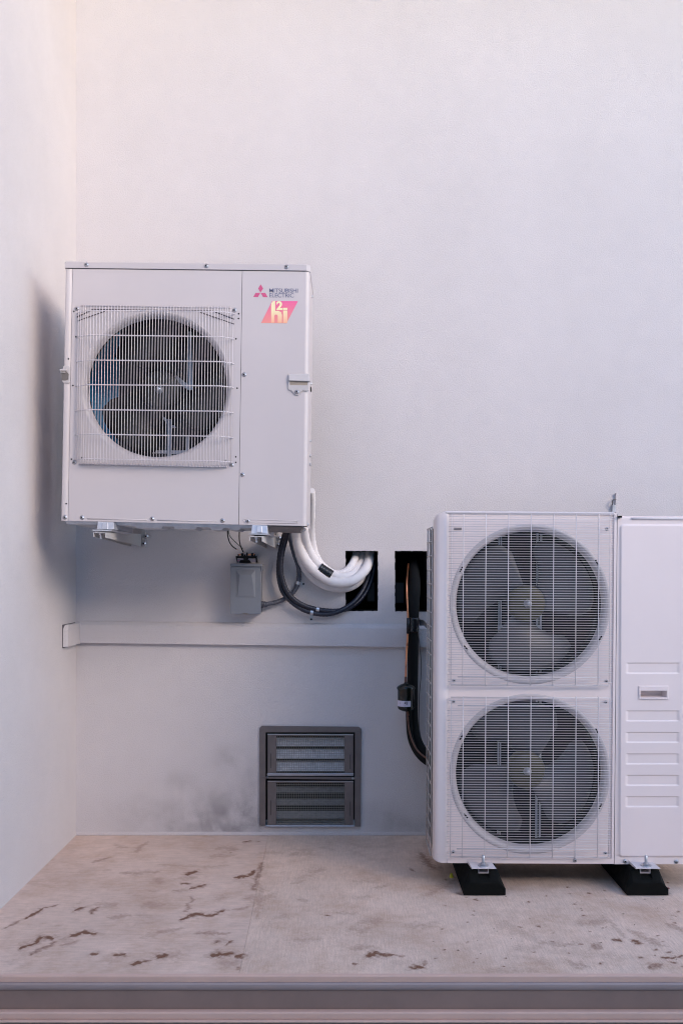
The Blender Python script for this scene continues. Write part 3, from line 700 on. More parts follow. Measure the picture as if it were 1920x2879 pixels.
m = MB(); m.slab([Z3(360,85,d), Z3(345,208,d-.01), Z3(590,208,d-.01), Z3(580,90,d)], .33); m.slab([Z3(430,95,d-.012), Z3(428,195,d-.018), Z3(506,195,d-.018), Z3(504,100,d-.012)], .01)
m.slab([Z3(318,208,d-.03), Z3(315,226,d-.03), Z3(590,230,d-.03), Z3(600,210,d-.03)], .34); m.build('mounting_foot', M['galv'], lu, bevel=.001)
# ---- wall brackets carrying it
def bracket(nm, label, L, fx0, fx1, fy, fd, wxp, wyt, wyb, rail_r, rail_t, rail_b):
    """a pressed channel arm (open C front end) tapering to the wall, on an upright wall rail"""
    hf = 12.5; br = thing('wall_bracket', P(wxp, wyb, DW-.01), label, 'bracket', 'steel brackets under the wall-hung heat pump'); dW = DW-.012
    tR, bR = P(fx1, fy, fd), P(fx1, fy+hf+2, fd); tL, bL = P(fx0, fy, fd), P(fx0, fy+hf-.5, fd)
    WR_t, WR_b = P(wxp, wyt, dW), P(wxp, wyb, dW); off = tL-tR
    WL_t, WL_b = WR_t+off, WR_b+off; m = MB(); t = Vector((.0025, 0, 0)); tz = Vector((0, 0, -.0025))
    m.hexa(tR-t, bR-t, bR, tR, WR_t-t, WR_b-t, WR_b, WR_t)                # near-right cheek
    m.hexa(tL, bL, bL+t, tL+t, WL_t, WL_b, WL_b+t, WL_t+t)                 # left cheek
    m.hexa(tL+t, tL+tz+t, tR+tz-t, tR-t, WL_t+t, WL_t+tz+t, WR_t+tz-t, WR_t-t)   # top web
    o = m.build('arm', M['arm'], br)
    m = MB(); c = (tL+tR)/2+Vector((0, .02, -.0025)); m.lathe(c, (0, 0, -1), [(.009, 0), (.009, .006), (.0045, .006), (.0045, .02), (0, .02)], 6, False); m.build('bolt', M['zinc'], br)
    m = MB(); a0, a1 = P(wxp-1, rail_t, dW+.002), P(rail_r, rail_t, dW+.002); b0, b1 = P(wxp-1, rail_b, dW+.002), P(rail_r, rail_b, dW+.002)
    m.slab([a0, b0, b1, a1], .0095); m.build('wall_rail', M['arm'], br, bevel=.001)
    return br
M['arm'] = mat('cream_bracket_steel', (.52, .49, .47), .42, .1, .05, 12)
b1 = bracket('a', 'cream steel wall bracket under the left end of the hung heat pump', 0, 262, 297.5, 1497, 3.60, 397, 1501, 1537, 408.5, 1483, 1541)
for x, y in ((602,228),(580,297)): screw(b1, 230+x/3.336, 1440+y/3.336, DW-.013, .008)
b2 = bracket('b', 'cream steel wall bracket beside the black conduits under the heat pump', 0, 702, 738, 1508, 3.60, 778.5, 1505, 1543, 783, 1490, 1545)
for x, y in ((755,275),(742,382)): screw(b2, 640+x/5.2267, 1460+y/5.2267, DW-.013, .007)
# ================================================================== PIPES AND CABLES
def R2(x, y, d): return P(600+x/2.45, 1340+y/2.45, d)
def ribbed(r, amp=.0012, every=2):
    return lambda t, i: r+(amp if (i//every) % 2 else -amp)
def hose(name, path, r, mt, label, cat, group=None, rib=0.0, sub=10, every=2, n=14):
    pts = crom([R2(*p) for p in path], sub); m = MB(); m.tube(pts, r, n, True, ribbed(r, rib, every) if rib else None)
    o = m.build(name, mt, origin=pts[len(pts)//2]); return tag(o, label, cat, group)
hose('insulated_pipe', [(573,345,4.20),(577,400,4.25),(592,480,4.28),(632,570,4.30),(700,650,4.31),(790,712,4.315),(880,732,4.32),(965,714,4.34),(1035,655,4.39),(1070,585,4.45),(1076,510,4.50),(1076,440,4.53)], .0225, M['white'],
     'thick white insulated pipe, frontmost of the bundle, curving into the wall opening', 'pipe', 'white insulated refrigerant pipes', .0002, 14, 3)
hose('insulated_pipe', [(566,345,4.26),(572,420,4.31),(585,500,4.345),(618,600,4.36),(680,690,4.37),(760,745,4.372),(850,768,4.372),(930,762,4.385),(1000,720,4.44),(1040,640,4.50),(1050,540,4.54)], .0205, M['white'],
     'white insulated pipe hugging the wall, lowest and half hidden in the bundle', 'pipe', 'white insulated refrigerant pipes', .0002, 14, 3)
wp = [(622,345,4.22),(632,420,4.26),(655,500,4.30),(700,580,4.32),(765,645,4.33),(840,685,4.335),(905,690,4.345),(960,670,4.38),(1005,610,4.45),(1023,540,4.50),(1025,440,4.54)]
hose('insulated_pipe', wp, .0195, M['white'], 'white insulated pipe in the middle of the bundle, wrapped with black tape', 'pipe', 'white insulated refrigerant pipes', .0002, 14, 3)
hose('insulated_pipe', [(672,95,4.10),(676,160,4.14),(674,260,4.20),(672,360,4.27),(682,460,4.32),(708,550,4.34),(755,618,4.35),(830,668,4.36),(900,662,4.37),(945,620,4.40),(975,560,4.45),(985,500,4.50),(987,440,4.54)], .0172, M['white'],
     'slim ribbed white pipe rising highest beside the heat pump casing', 'pipe', 'white insulated refrigerant pipes', .0004, 14, 2)
tp = crom([R2(*p) for p in ((729,628,4.315),(768,655,4.315),(812,682,4.315))], 6)
m = MB(); m.tube(tp, .0245, 16, True, lambda t, i: .0245+.0006*math.sin(i*2.2)); tag(m.build('tape_wrap', M['tape'], origin=tp[6]), 'black tape wrapped round two of the white pipes', 'tape')
G3 = 'dark ribbed conduits looping to the wall opening'
hose('conduit', [(505,345,4.28),(478,440,4.335),(457,540,4.345),(450,640,4.35),(456,720,4.355),(482,800,4.36),(545,870,4.36),(620,918,4.362),(700,943,4.362),(790,948,4.362),(880,922,4.365),(965,865,4.39),(1030,780,4.43),(1068,690,4.46),(1088,600,4.49),(1095,500,4.53)], .0112, M['conduit'],
     'dark ribbed conduit taking the lowest loop under the hung heat pump', 'conduit', G3, .0004, 16, 2)
hose('conduit', [(522,345,4.26),(497,440,4.32),(474,530,4.325),(464,620,4.325),(474,700,4.33),(505,785,4.335),(560,850,4.345),(635,893,4.355),(720,916,4.362),(820,926,4.365),(910,915,4.39),(990,870,4.42),(1055,790,4.45),(1095,690,4.48),(1108,600,4.50),(1110,500,4.54)], .0108, M['conduit'],
     'dark ribbed conduit taking the inner loop, crossing over the grey conduit', 'conduit', G3, .0004, 16, 2)
hose('conduit', [(522,345,4.33),(530,430,4.36),(555,530,4.372),(582,610,4.378),(590,680,4.378),(580,745,4.378),(548,800,4.378),(490,842,4.376),(430,866,4.365),(362,880,4.355)], .0102, M['conduit2'],
     'grey ribbed conduit curving from the heat pump into the switch box', 'conduit', None, .0005, 16, 2)
m = MB(); m.tube([R2(330,882,4.355), R2(343,882,4.355)], .017, 12); m.tube([R2(343,882,4.355), R2(360,881,4.355)], .0145, 8); m.tube([R2(360,881,4.355), R2(369,880,4.355)], .0125, 12)
fit = m.build('conduit_fitting', M['conduit2'], origin=R2(345,881,4.355)); tag(fit, 'grey threaded fitting joining the grey conduit to the switch box', 'fitting')
def clip(name, x, y, d, r, tx, ty, tang, label, hole=True):
    c = R2(x, y, d); t = Vector((math.cos(tang), 0, math.sin(tang))); o = thing('pipe_clip', c, label, 'clip', 'zinc conduit clips')
    m = MB(); m.tube([c-t*.007, c+t*.007], r, 16, False); m.build('band', M['zinc'], o)
    if tx is not None:
        p = R2(tx, ty, DW-.003); dirv = (p-c); dirv.y = 0; dirv.normalize(); s = Vector((-dirv.z, 0, dirv.x))*.0075
        m = MB(); q0 = R2(x, y, DW-.003)+dirv*.008; q1 = p+dirv*.007; m.slab([q0+s, q0-s, q1-s*.8, q1+s*.8], .0025); tb = m.build('tab', M['galv'], o)
        m = MB(); m.lathe(p, (0, -1, 0), [(.0048, 0), (.0046, .003), (0, .004)], 8, False); m.build('screw', M['fanblack'], o)
    return o
clip('a', 582, 733, 4.378, .0125, 620, 740, math.radians(78), 'zinc clip with side tab holding the grey conduit')
clip('b', 719, 915, 4.362, .0128, None, None, math.radians(-10), 'zinc clip round the inner dark conduit')
clip('c', 678, 937, 4.362, .0132, 674, 984, math.radians(-10), 'zinc clip on the lowest dark conduit, its tab hanging down')
# ================================================================== SWITCH BOX
bx = thing('switch_box', P(691, 1728, DW), 'grey enamel switch box under the heat pump with its lid pulled open', 'switch box'); DB = DW-.085
def BX(x, y, d=DB): return Z3(x, y, d)
m = MB(); m.slab([BX(45,690), BX(42,1390), BX(482,1390), BX(490,690)], .083); m.build('box_body', M['box'], bx, bevel=.002)
m = MB(); m.slab([BX(42,700,DB-.006), BX(38,1392,DB-.006), BX(485,1394,DB-.006), BX(492,700,DB-.006)], .005); cov = m.build('box_door', M['box'], bx, bevel=.0015)
m = MB(); o4 = [BX(122,740,DB-.0065), BX(120,1150,DB-.0065), BX(405,1150,DB-.0065), BX(408,740,DB-.0065)]; i4 = [BX(178,825,DB-.018), BX(148,1120,DB-.009), BX(372,1120,DB-.009), BX(352,822,DB-.018)]
A = [m.pt(p) for p in o4]; B = [m.pt(p) for p in i4]
for k in range(4): m.face((A[k], A[(k+1) % 4], B[(k+1) % 4], B[k]))
m.face(B); m.build('embossed_panel', M['box'], cov, bevel=.002)
m = MB(); m.hexa(BX(36,650,DB-.012), BX(36,692,DB-.014), BX(498,698,DB-.014), BX(498,652,DB-.012), BX(36,650,DW-.004), BX(36,692,DW-.004), BX(498,698,DW-.004), BX(498,652,DW-.004))
m.slab([BX(490,652,DB-.010), BX(496,760,DB-.010), BX(508,766,DB-.010), BX(510,652,DB-.010)], .05); m.build('box_hood', M['box'], bx, bevel=.002)
m = MB(); m.slab([BX(220,1378,DB-.008), BX(220,1396,DB-.008), BX(298,1396,DB-.008), BX(298,1378,DB-.008)], .006); m.build('latch', M['vent'], bx)
tb = MB(); D2 = DW-.06
tb.slab([BX(118,540,D2), BX(122,572,D2), BX(418,572,D2), BX(424,542,D2)], .03); tb.slab([BX(120,560,D2-.004), BX(138,636,D2-.004), BX(150,636,D2-.004), BX(132,560,D2-.004)], .03); tb.slab([BX(408,560,D2-.004), BX(422,638,D2-.004), BX(436,638,D2-.004), BX(424,560,D2-.004)], .03)
tb.slab([BX(185,600,D2-.006), BX(170,640,D2-.006), BX(345,640,D2-.006), BX(320,600,D2-.006)], .02); tb.slab([BX(235,570,D2-.003), BX(235,604,D2-.003), BX(300,604,D2-.003), BX(300,570,D2-.003)], .02)
for x0, x1, yt in ((148,163,512),(195,228,500),(240,258,515),(276,290,490),(345,378,498),(388,402,515)): tb.slab([BX(x0,yt,D2-.002), BX(x0,545,D2-.002), BX(x1,545,D2-.002), BX(x1,yt,D2-.002)], .02)
tbo = tb.build('terminal_block', M['fanblack'], bx)
m = MB()
for x0, x1 in ((166,192),(300,342),(380,400)): m.slab([BX(x0,508,D2), BX(x0,530,D2), BX(x1,530,D2), BX(x1,508,D2)], .01)
build_each(m, 'terminal', M['copper'], tbo)
m = MB(); m.slab([BX(135,580,D2-.001), BX(140,634,D2-.001), BX(420,636,D2-.001), BX(412,582,D2-.001)], .01); lb = m.build('warning_label', mat('label_grey', (.30,.27,.33), .6), tbo)
m = MB(); m.poly([BX(158,590,D2-.0016), BX(146,612,D2-.0016), BX(156,610,D2-.0016), BX(152,626,D2-.0016), BX(168,602,D2-.0016), BX(158,604,D2-.0016)]); m.build('warning_mark', M['red'], lb)
for nm, path, mt, lab in (('cable', [(0,130,3.95),(2,240,4.05),(30,340,4.2),(75,400,4.3),(128,440,4.33)], M['fanblack'], 'black wire with bare copper end hanging left of the terminals'),
                      ('cable', [(180,130,3.95),(170,240,4.05),(178,350,4.2),(205,430,4.3),(228,480,4.335)], M['fanblack'], 'black wire entering the terminal block from the heat pump above'),
                      ('cable', [(5,130,4.0),(30,240,4.1),(90,310,4.2),(165,382,4.3),(220,432,4.33)], M['green'], 'thin green earth wire curving between two black wires')):
    pts = crom([Z3(*p) for p in path], 6); m = MB(); m.tube(pts, .0026 if mt is M['fanblack'] else .0016, 8); o = m.build(nm, mt, origin=pts[-1]); tag(o, lab, 'wire', 'loose wires above the switch box')
    if nm == 'cable' and mt is M['fanblack']:
        e = pts[-1]; dr = (pts[-1]-pts[-2]).normalized(); m = MB()
        for k in range(3): m.tube([e, e+dr*.012+Vector((random.uniform(-.003,.003), 0, random.uniform(-.002,.002)))], .0007, 5)
        m.build('bare_copper_end', M['copper'], o)
# ================================================================== LINES AT THE RIGHT-HAND OPENING
def R4(x, y, d): return P(1100+x/3.457, 1520+y/3.457, d)
def line(name, path, r, mt, label, cat, rf=None, n=16, sub=8):
    pts = crom([R4(*p) for p in path], sub); m = MB(); m.tube(pts, r, n, True, rf); o = m.build(name, mt, origin=pts[len(pts)//2]); return tag(o, label, cat)
line('foam_pipe', [(205,60,4.60),(210,150,4.56),(222,260,4.47),(228,400,4.40),(222,560,4.36),(216,720,4.345),(213,900,4.345),(210,1100,4.345),(208,1300,4.345),(206,1500,4.34),(205,1650,4.335),(212,1800,4.33),(235,1920,4.32),(285,2030,4.30),(350,2105,4.28),(440,2150,4.25),(560,2170,4.22)], .0245, M['foam'],
     'thick black foam-covered pipe dropping from the right-hand opening to the twin-fan unit', 'pipe', lambda t, i: lerp(.016, .026, min(1, t*5)) if t < .25 else .0245)
line('foam_pipe', [(170,1640,4.30),(172,1760,4.30),(180,1880,4.30),(205,1980,4.29),(260,2080,4.27),(340,2155,4.25),(430,2195,4.22),(560,2220,4.20)], .0135, M['foam'],
     'thinner black foam-covered pipe below the filter, bending towards the unit', 'pipe')
line('copper_pipe', [(166,225,4.47),(158,300,4.43),(151,420,4.36),(153,560,4.335),(160,700,4.32),(163,800,4.315),(161,910,4.315),(152,1020,4.31),(145,1150,4.30),(142,1260,4.295),(140,1400,4.29)], .0042, M['copper'],
     'bright bare copper pipe running down beside the black foam pipe', 'pipe', None, 10)
line('copper_pipe', [(158,1690,4.285),(163,1760,4.283),(175,1850,4.28),(200,1940,4.275),(245,2030,4.26),(310,2095,4.24),(375,2130,4.22),(450,2150,4.2)], .0042, M['oldcopper'],
     'tarnished copper pipe bending out from beneath the black filter', 'pipe', None, 10)
line('thin_cable', [(262,900,4.33),(275,1020,4.34),(290,1180,4.35),(288,1320,4.35),(274,1480,4.34),(270,1620,4.33),(268,1760,4.33),(280,1880,4.32),(310,1990,4.31),(350,2050,4.30),(420,2090,4.28)], .0022, M['vent'],
     'thin dark cable hanging along the right of the foam pipe', 'cable', None, 8)
m = MB(); m.tube(crom([R4(*p) for p in ((214,750,4.335),(212,830,4.335),(211,890,4.335))], 5), .0275, 18); m.tube([R4(164,752,4.312), R4(162,905,4.312)], .0072, 10)
tag(m.build('tape_wrap', M['tape'], origin=R4(212,820,4.335)), 'shiny black tape binding the copper and foam pipes together', 'tape')
m = MB(); m.slab([R4(272,768,4.35), R4(274,828,4.35), R4(318,828,4.33), R4(308,770,4.33)], .002); m.slab([R4(308,770,4.329), R4(318,828,4.329), R4(388,905,4.23), R4(385,850,4.23)], .002)
st = thing('pipe_strap', R4(300,800,4.34), 'shiny bent metal strap from the taped pipes to the twin-fan unit', 'strap'); m.build('strap_plate', M['zinc'], st); screw(st, 1100+372/3.457, 1520+868/3.457, 4.235, .006)
# filter drier
DF = 4.25; fd = thing('filter_drier', P(1141, 1998, DF), 'black filter canister with white label hanging on the copper pipe', 'filter'); ctr = P(1141, 1964, DF); rr = 24/F*DF
def zh(y): return P(1141, y, DF).z-ctr.z
m = MB(); m.lathe(ctr, (0, 0, 1), [(.007, zh(1919)), (.009, zh(1922)), (rr*.55, zh(1924)), (rr*.9, zh(1929)), (rr*1.06, zh(1933)), (rr*1.06, zh(1937)), (rr*.97, zh(1940)), (rr*.95, zh(1986)), (rr*.97, zh(1989)), (rr*.9, zh(1994)), (rr*.5, zh(1999)), (.007, zh(2001))], 32)
can = m.build('canister', mat('gloss_black_paint', (.008, .012, .010), .18), fd)
m = MB(); m.tube([P(1159, 1935, DF-.02), P(1163, 1988, DF-.02)], .003, 8); m.tube([P(1159,1935,DF-.02), P(1152,1932,DF-.02)], .003, 6); m.tube([P(1163,1988,DF-.02), P(1156,1991,DF-.02)], .003, 6); m.build('carry_loop', M['fanblack'], fd)
m = MB(); m.cs = True; n_ = 14; top, bot = [], []
for k in range(n_+1):
    an = math.radians(lerp(-178, -58, k/n_)); q = Vector((math.cos(an), math.sin(an), 0))*(rr*.965); top.append(m.pt(ctr+q+Vector((0,0,zh(1968.5))))); bot.append(m.pt(ctr+q+Vector((0,0,zh(1985)))))
for k in range(n_): m.face((bot[k], bot[k+1], top[k+1], top[k]))
pl = m.build('paper_label', M['label'], can)
m = MB(); dl = DF-rr*.97-.001
for x0, y0, x1, y1 in ((1142,1973,1144.5,1982),(1136.5,1974,1140,1976),(1136.5,1977.5,1140,1979.5),(1125,1976,1126,1979)): m.slab([P(x0,y0,dl), P(x0,y1,dl), P(x1,y1,dl), P(x1,y0,dl)], .0005)
build_each(m, 'label_print', M['blackink'], pl)
m = MB(); m.tube([P(1140.5,1906,DF+.03), P(1140.5,1921,DF+.005)], .0062, 10); m.tube([P(1145,1999,DF), P(1146.5,2012,DF+.02)], .0058, 10); build_each(m, 'pipe_collar', M['oldcopper'], fd)
# ================================================================== WALL VENT
def V5(x, y, d=DW): return P(680+x/4.1263, 1980+y/4.1263, d)
vt = thing('wall_vent', V5(795, 1425), 'taupe metal foundation vent with wire mesh set low in the back wall', 'vent')
DV = DW-.012
def frame_rect(mb, x0, y0, x1, y1, wl, wt, wr, wb_, d, dep):
    mb.slab([V5(x0,y0,d), V5(x0,y0+wt,d), V5(x1,y0+wt,d), V5(x1,y0,d)], dep); mb.slab([V5(x0,y1-wb_,d), V5(x0,y1,d), V5(x1,y1,d), V5(x1,y1-wb_,d)], dep)
    mb.slab([V5(x0,y0+wt,d), V5(x0,y1-wb_,d), V5(x0+wl,y1-wb_,d), V5(x0+wl,y0+wt,d)], dep); mb.slab([V5(x1-wr,y0+wt,d), V5(x1-wr,y1-wb_,d), V5(x1,y1-wb_,d), V5(x1,y0+wt,d)], dep)
m = MB()
pr = [(205,330),(205,280),(230,256),(1355,268),(1385,292),(1385,330)]
m.prism([V5(x, y, DV) for x, y in pr], .0115); m.slab([V5(205,330,DV), V5(205,1410,DV), V5(275,1410,DV), V5(275,330,DV)], .0115); m.slab([V5(1312,330,DV), V5(1308,1425,DV), V5(1378,1425,DV), V5(1385,330,DV)], .0115)
m.build('outer_frame', M['vent'], vt, bevel=.0012)
m = MB(); m.slab([V5(205,845,DV-.003), V5(205,868,DV-.003), V5(1382,882,DV-.003), V5(1382,850,DV-.003)], .006); m.build('middle_bar', M['vent'], vt, bevel=.001)
m = MB(); m.slab([V5(292,806,DV-.006), V5(292,836,DV-.006), V5(1296,836,DV-.006), V5(1296,806,DV-.006)], .012); m.build('middle_rail', M['ventl'], vt, bevel=.002)
m = MB(); m.slab([V5(275,1408,DV-.004), V5(275,1428,DV-.006), V5(1308,1430,DV-.006), V5(1308,1410,DV-.004)], .016); m.build('bottom_rail', M['ventl'], vt, bevel=.002)
m = MB(); 
for x0, y0, x1, y1 in ((273,300,1314,860),(273,860,1310,1415)): m.poly([V5(x0,y0,DW+.10), V5(x0,y1,DW+.10), V5(x1,y1,DW+.10), V5(x1,y0,DW+.10)])
build_each(m, 'vent_cavity', M['dark'], vt)
for (y0, y1, mt_, bands) in ((350, 800, 'slat', ((395,487),(525,632),(668,782))), (895, 1408, 'slatd', ((965,1027),(1105,1172),(1240,1330)))):
    m = MB(); frame_rect(m, 298, y0, 1292, y1+4, 102, 18, 102, 4, DV-.001, .006); pn = m.build('louvre_panel', M['vent'], vt, bevel=.001)
    m = MB(); m.slab([V5(298,y0-1,DV-.006), V5(298,y0+9,DV-.006), V5(1292,y0+14,DV-.006), V5(1292,y0+4,DV-.006)], .004); m.build('panel_flange', M['ventl'], pn)
    m = MB(); m.slab([V5(330,y0+225,DV-.0018), V5(330,y0+395,DV-.0018), V5(336,y0+395,DV-.0018), V5(336,y0+225,DV-.0018)], .001); m.slab([V5(1255,y0+238,DV-.0018), V5(1255,y0+408,DV-.0018), V5(1261,y0+408,DV-.0018), V5(1261,y0+238,DV-.0018)], .001); build_each(m, 'slot', M['hole'], pn)
    for a_, b_ in bands:
        m = MB(); p0, p1 = V5(398, a_, DW+.030), V5(1192, a_, DW+.030); q0, q1 = V5(398, b_, DW+.004), V5(1192, b_, DW+.004)
        m.hexa(p0, q0, q1, p1, p0+Vector((0,.002,-.001)), q0+Vector((0,.002,-.001)), q1+Vector((0,.002,-.001)), p1+Vector((0,.002,-.001))); m.build('louvre', M[mt_], vt)
    m = MB(); nx, ny = 39, int((y1-y0-18)/20.4)
    for i in range(nx+1):
        x = lerp(400, 1190, i/nx); m.tube([V5(x, y0+18, DV+.0065), V5(x, y1, DV+.0065)], .0008, 4, False)
    for j in range(ny+1):
        y = lerp(y0+20, y1, j/ny); m.tube([V5(400, y, DV+.0055), V5(1190, y, DV+.0055)], .0008, 4, False)
    m.build('wire_mesh', M['mesh'], pn)
for x, y in ((296,855),(1285,866)): screw(vt, 680+x/4.1263, 1980+y/4.1263, DV-.0035, .0035)
# ================================================================== RIGHT UNIT (twin fan, on rubber feet)
DRU = 3.66; DPR = .34
ru = thing('heat_pump_unit', P(1600, 2432, DRU+.17), 'tall white heat pump with two caged fans standing on black rubber feet', 'heat pump', 'white outdoor heat pump units')
def Q3(x, y, dep=0.0, d=DRU): return P(1080+x/2.24, 1380+y/2.24, d, dep)
def Q4(x, y, dep=0.0, d=DRU): return P(1080+x/1.86667, 1900+y/1.86667, d, dep)
YT, YB = 1444.5, 2427.5
def ex(y, xt, xb_): return lerp(xt, xb_, (y-1440)/(2428-1440))
# corner column with rounded top
cols = []
prof = [(1222.5, .042, 1480), (1223.5, .030, 1468), (1226, .018, 1458), (1230, .009, 1449), (1237, .003, 1443), (1246, .0, 1440), (1252, .0, 1438.5), (1258, .0012, 1438.5), (1262.5, .004, 1438.5)]
m = MB(); m.cs = True; A, B = [], []
for x, q, yt in prof:
    yb = 2427.5 if x > 1243 else lerp(2421, 2427.5, (x-1222)/21)
    A.append(m.pt(P(x, yt, DRU, q))); B.append(m.pt(P(x-4 if x < 1260 else x-3.5, yb, DRU, q)))
for k in range(len(prof)-1): m.face((A[k], B[k], B[k+1], A[k+1]))
# rounded shoulder closing to the side
sh = [m.pt(P(1222.5, 1480, DRU, .06)), m.pt(P(1224, 1462, DRU, .09)), m.pt(P(1232, 1444, DRU, .12)), m.pt(P(1250, 1438, DRU, .12))]
m.face((A[0], A[1], sh[1], sh[0])); m.face((A[1], A[2], A[3], sh[2], sh[1])); m.face((A[3], A[4], A[5], A[6], sh[3], sh[2]))
o = m.build('corner_column', mat('shaded_column_steel', (.70, .62, .61), .4, 0, .02, 3), ru)  # casing paint darkened here to stand for shading on the column
# side: frame strip then coil guard then back
m = MB(); 
pA, pB = P(1222.5, 1480, DRU, .042), P(1218.5, 2421, DRU, .042)
b_ = Vector((0, .018, 0)); m.poly([pA, pB, pB+b_, pA+b_])
c0 = Vector((0, .28, 0)); c1 = Vector((0, .298, 0)); m.poly([pA+c0, pB+c0, pB+c1, pA+c1]); m.poly([pB+b_, pB+c0, pB+c0+Vector((0,0,.03)), pB+b_+Vector((0,0,.03))])
m.build('side_frame', M['paint2'], ru)
m = MB(); i_ = Vector((.012, 0, 0)); m.poly([pA+b_+i_, pB+b_+i_, pB+c0+i_, pA+c0+i_]); m.build('heat_exchanger_side', M['coil'], ru)
m = MB(); L_ = (pA-pB).length
for fr in (.02, .5, .98):
    o_ = Vector((-.004, lerp(.022, .24, fr), 0)); m.tube([pB+o_, pA+o_], .0028, 6)
nz = 23
for k in range(nz+1):
    q = pB.lerp(pA, k/nz); m.tube([q+Vector((-.005,.022,0)), q+Vector((-.005,.24,0))], .0026, 6)
m.build('coil_guard', M['beige'], ru)
# top
m = MB(); tl, tr = P(1251, 1436.5, DRU, -.002), P(1729, 1440, DRU, -.002); b_ = Vector((0, DPR, 0)); dn = P(1251, 1444, DRU, -.004)-P(1251, 1436.5, DRU, -.004)
m.hexa(tl, tl+dn, tr+dn, tr, tl+b_, tl+dn+b_, tr+dn+b_, tr+b_); m.build('lid', M['wire'], ru, bevel=.004)
# front fan panel
m = MB(); FF = .006
fx = lambda y: ex(y, 1262.5, 1259); rx_ = lambda y: ex(y, 1735.2, 1726.0)
ca = P(1485.4, 1698, DRU+.04); cb = P(1484.5, 2171.5, DRU+.04); RTr = 203.5/F*(DRU+.04); RFr = RTr+.012
cA = Vector((ca.x, DRU-DW+FF, ca.z)); cB = Vector((cb.x, DRU-DW+FF, cb.z)); YM = 1946
ff = [P(fx(1444), 1442, DRU, FF), P(fx(YM), YM, DRU, FF), P(1724, YM, DRU, FF), P(1727, 1442, DRU, FF)]
hole_panel(m, ff, cA, RFr, 0); ff2 = [ff[1], P(fx(2416), 2416, DRU, FF), P(1719, 2416, DRU, FF), ff[2]]; hole_panel(m, ff2, cB, RFr, 0)
m.slab([P(1727, 1442, DRU), P(1719, 2416, DRU), P(1725.6, 2416, DRU), P(1734.5, 1442, DRU)], .02)
m.slab([P(1258, 2416, DRU, -.001), P(1258.5, 2427.6, DRU, -.001), P(1725.5, 2430, DRU, -.001), P(1725.6, 2416, DRU, -.001)], .02)
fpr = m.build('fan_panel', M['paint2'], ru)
m = MB()
for c in (cA, cB):
    m.lathe(c, (0, 1, 0), [(RFr, 0), (RFr-.003, .001), (RFr-.008, .008), (RTr+.001, .02), (RTr, .034)], 96)
    m.lathe(c, (0, -1, 0), [(RFr+.016, -.0002), (RFr+.0145, .0022), (RFr+.008, .003), (RFr+.002, .0022), (RFr, -.0005)], 96)
m.build('bell_mouth', M['lid'], ru)
m = MB()
for c in (cA, cB): m.lathe(c, (0, 1, 0), [(RTr+.0005, .034), (RTr+.001, .11)], 96)
build_each(m, 'fan_shroud', M['fanblack'], ru)
m = MB()
for (x, y, an) in ((485,495,62),(1340,452,-62),(515,990,-50),(1362,930,60)):
    for dy_ in (0, 473.5*2.24):
        c = Q3(x, y+dy_, FF-.0035); t = Vector((math.cos(math.radians(an)), 0, math.sin(math.radians(an)))); s_ = Vector((-t.z, 0, t.x))
        m.slab([c-t*.011+s_*.0028, c-t*.011-s_*.0028, c+t*.011-s_*.0028, c+t*.011+s_*.0028], .001)
build_each(m, 'punched_slot', M['hole'], fpr)
# interior
m = MB(); yi = DRU-DW
m.poly([P(1262,1450,DRU,DPR-.01), P(1262,2420,DRU,DPR-.01), P(1730,2420,DRU,DPR-.01), P(1730,1450,DRU,DPR-.01)]); m.build('heat_exchanger', M['coil'], ru)
m = MB(); m.poly([P(1728,1450,DRU,.03), P(1722,2420,DRU,.03), P(1722,2420,DRU,DPR), P(1728,1450,DRU,DPR)]); m.poly([P(1262,1450,DRU,.03), P(1262,1450,DRU,DPR), P(1728,1450,DRU,DPR), P(1728,1450,DRU,.03)]); m.poly([P(1259,2420,DRU,.01), P(1259,2420,DRU,DPR), P(1725,2420,DRU,DPR), P(1725,2420,DRU,.01)])
m.poly([P(1268,1450,DRU,.05), P(1264,2420,DRU,.05), P(1264,2420,DRU,DPR), P(1268,1450,DRU,DPR)]); m.build('inner_casing', M['dark'], ru)
m = MB(); dm = DRU+.20
for x in (1509, 1519): m.slab([P(x, 1490, dm), P(x-4, 2400, dm), P(x+1, 2400, dm), P(x+5, 1490, dm)], .01)
for x in (1402, 1408): m.slab([P(x, 1490, dm), P(x-4, 2400, dm), P(x-1, 2400, dm), P(x+3, 1490, dm)], .01)
for y in (1760, 2075): m.slab([P(1400, y, dm-.003), P(1400, y+14, dm-.003), P(1522, y+14, dm-.003), P(1522, y, dm-.003)], .01)
m.build('motor_rails', M['rail'], ru)
blade_fan(ru, ca, DRU-DW+.058, RTr-.010, .072, 14, 1, M['blade'], M['hubolive'], spread=94, depth=.10, hubd=.06)
blade_fan(ru, cb, DRU-DW+.058, RTr-.010, .072, -38, 1, M['blade'], M['hubolive'], spread=94, depth=.10, hubd=.06)
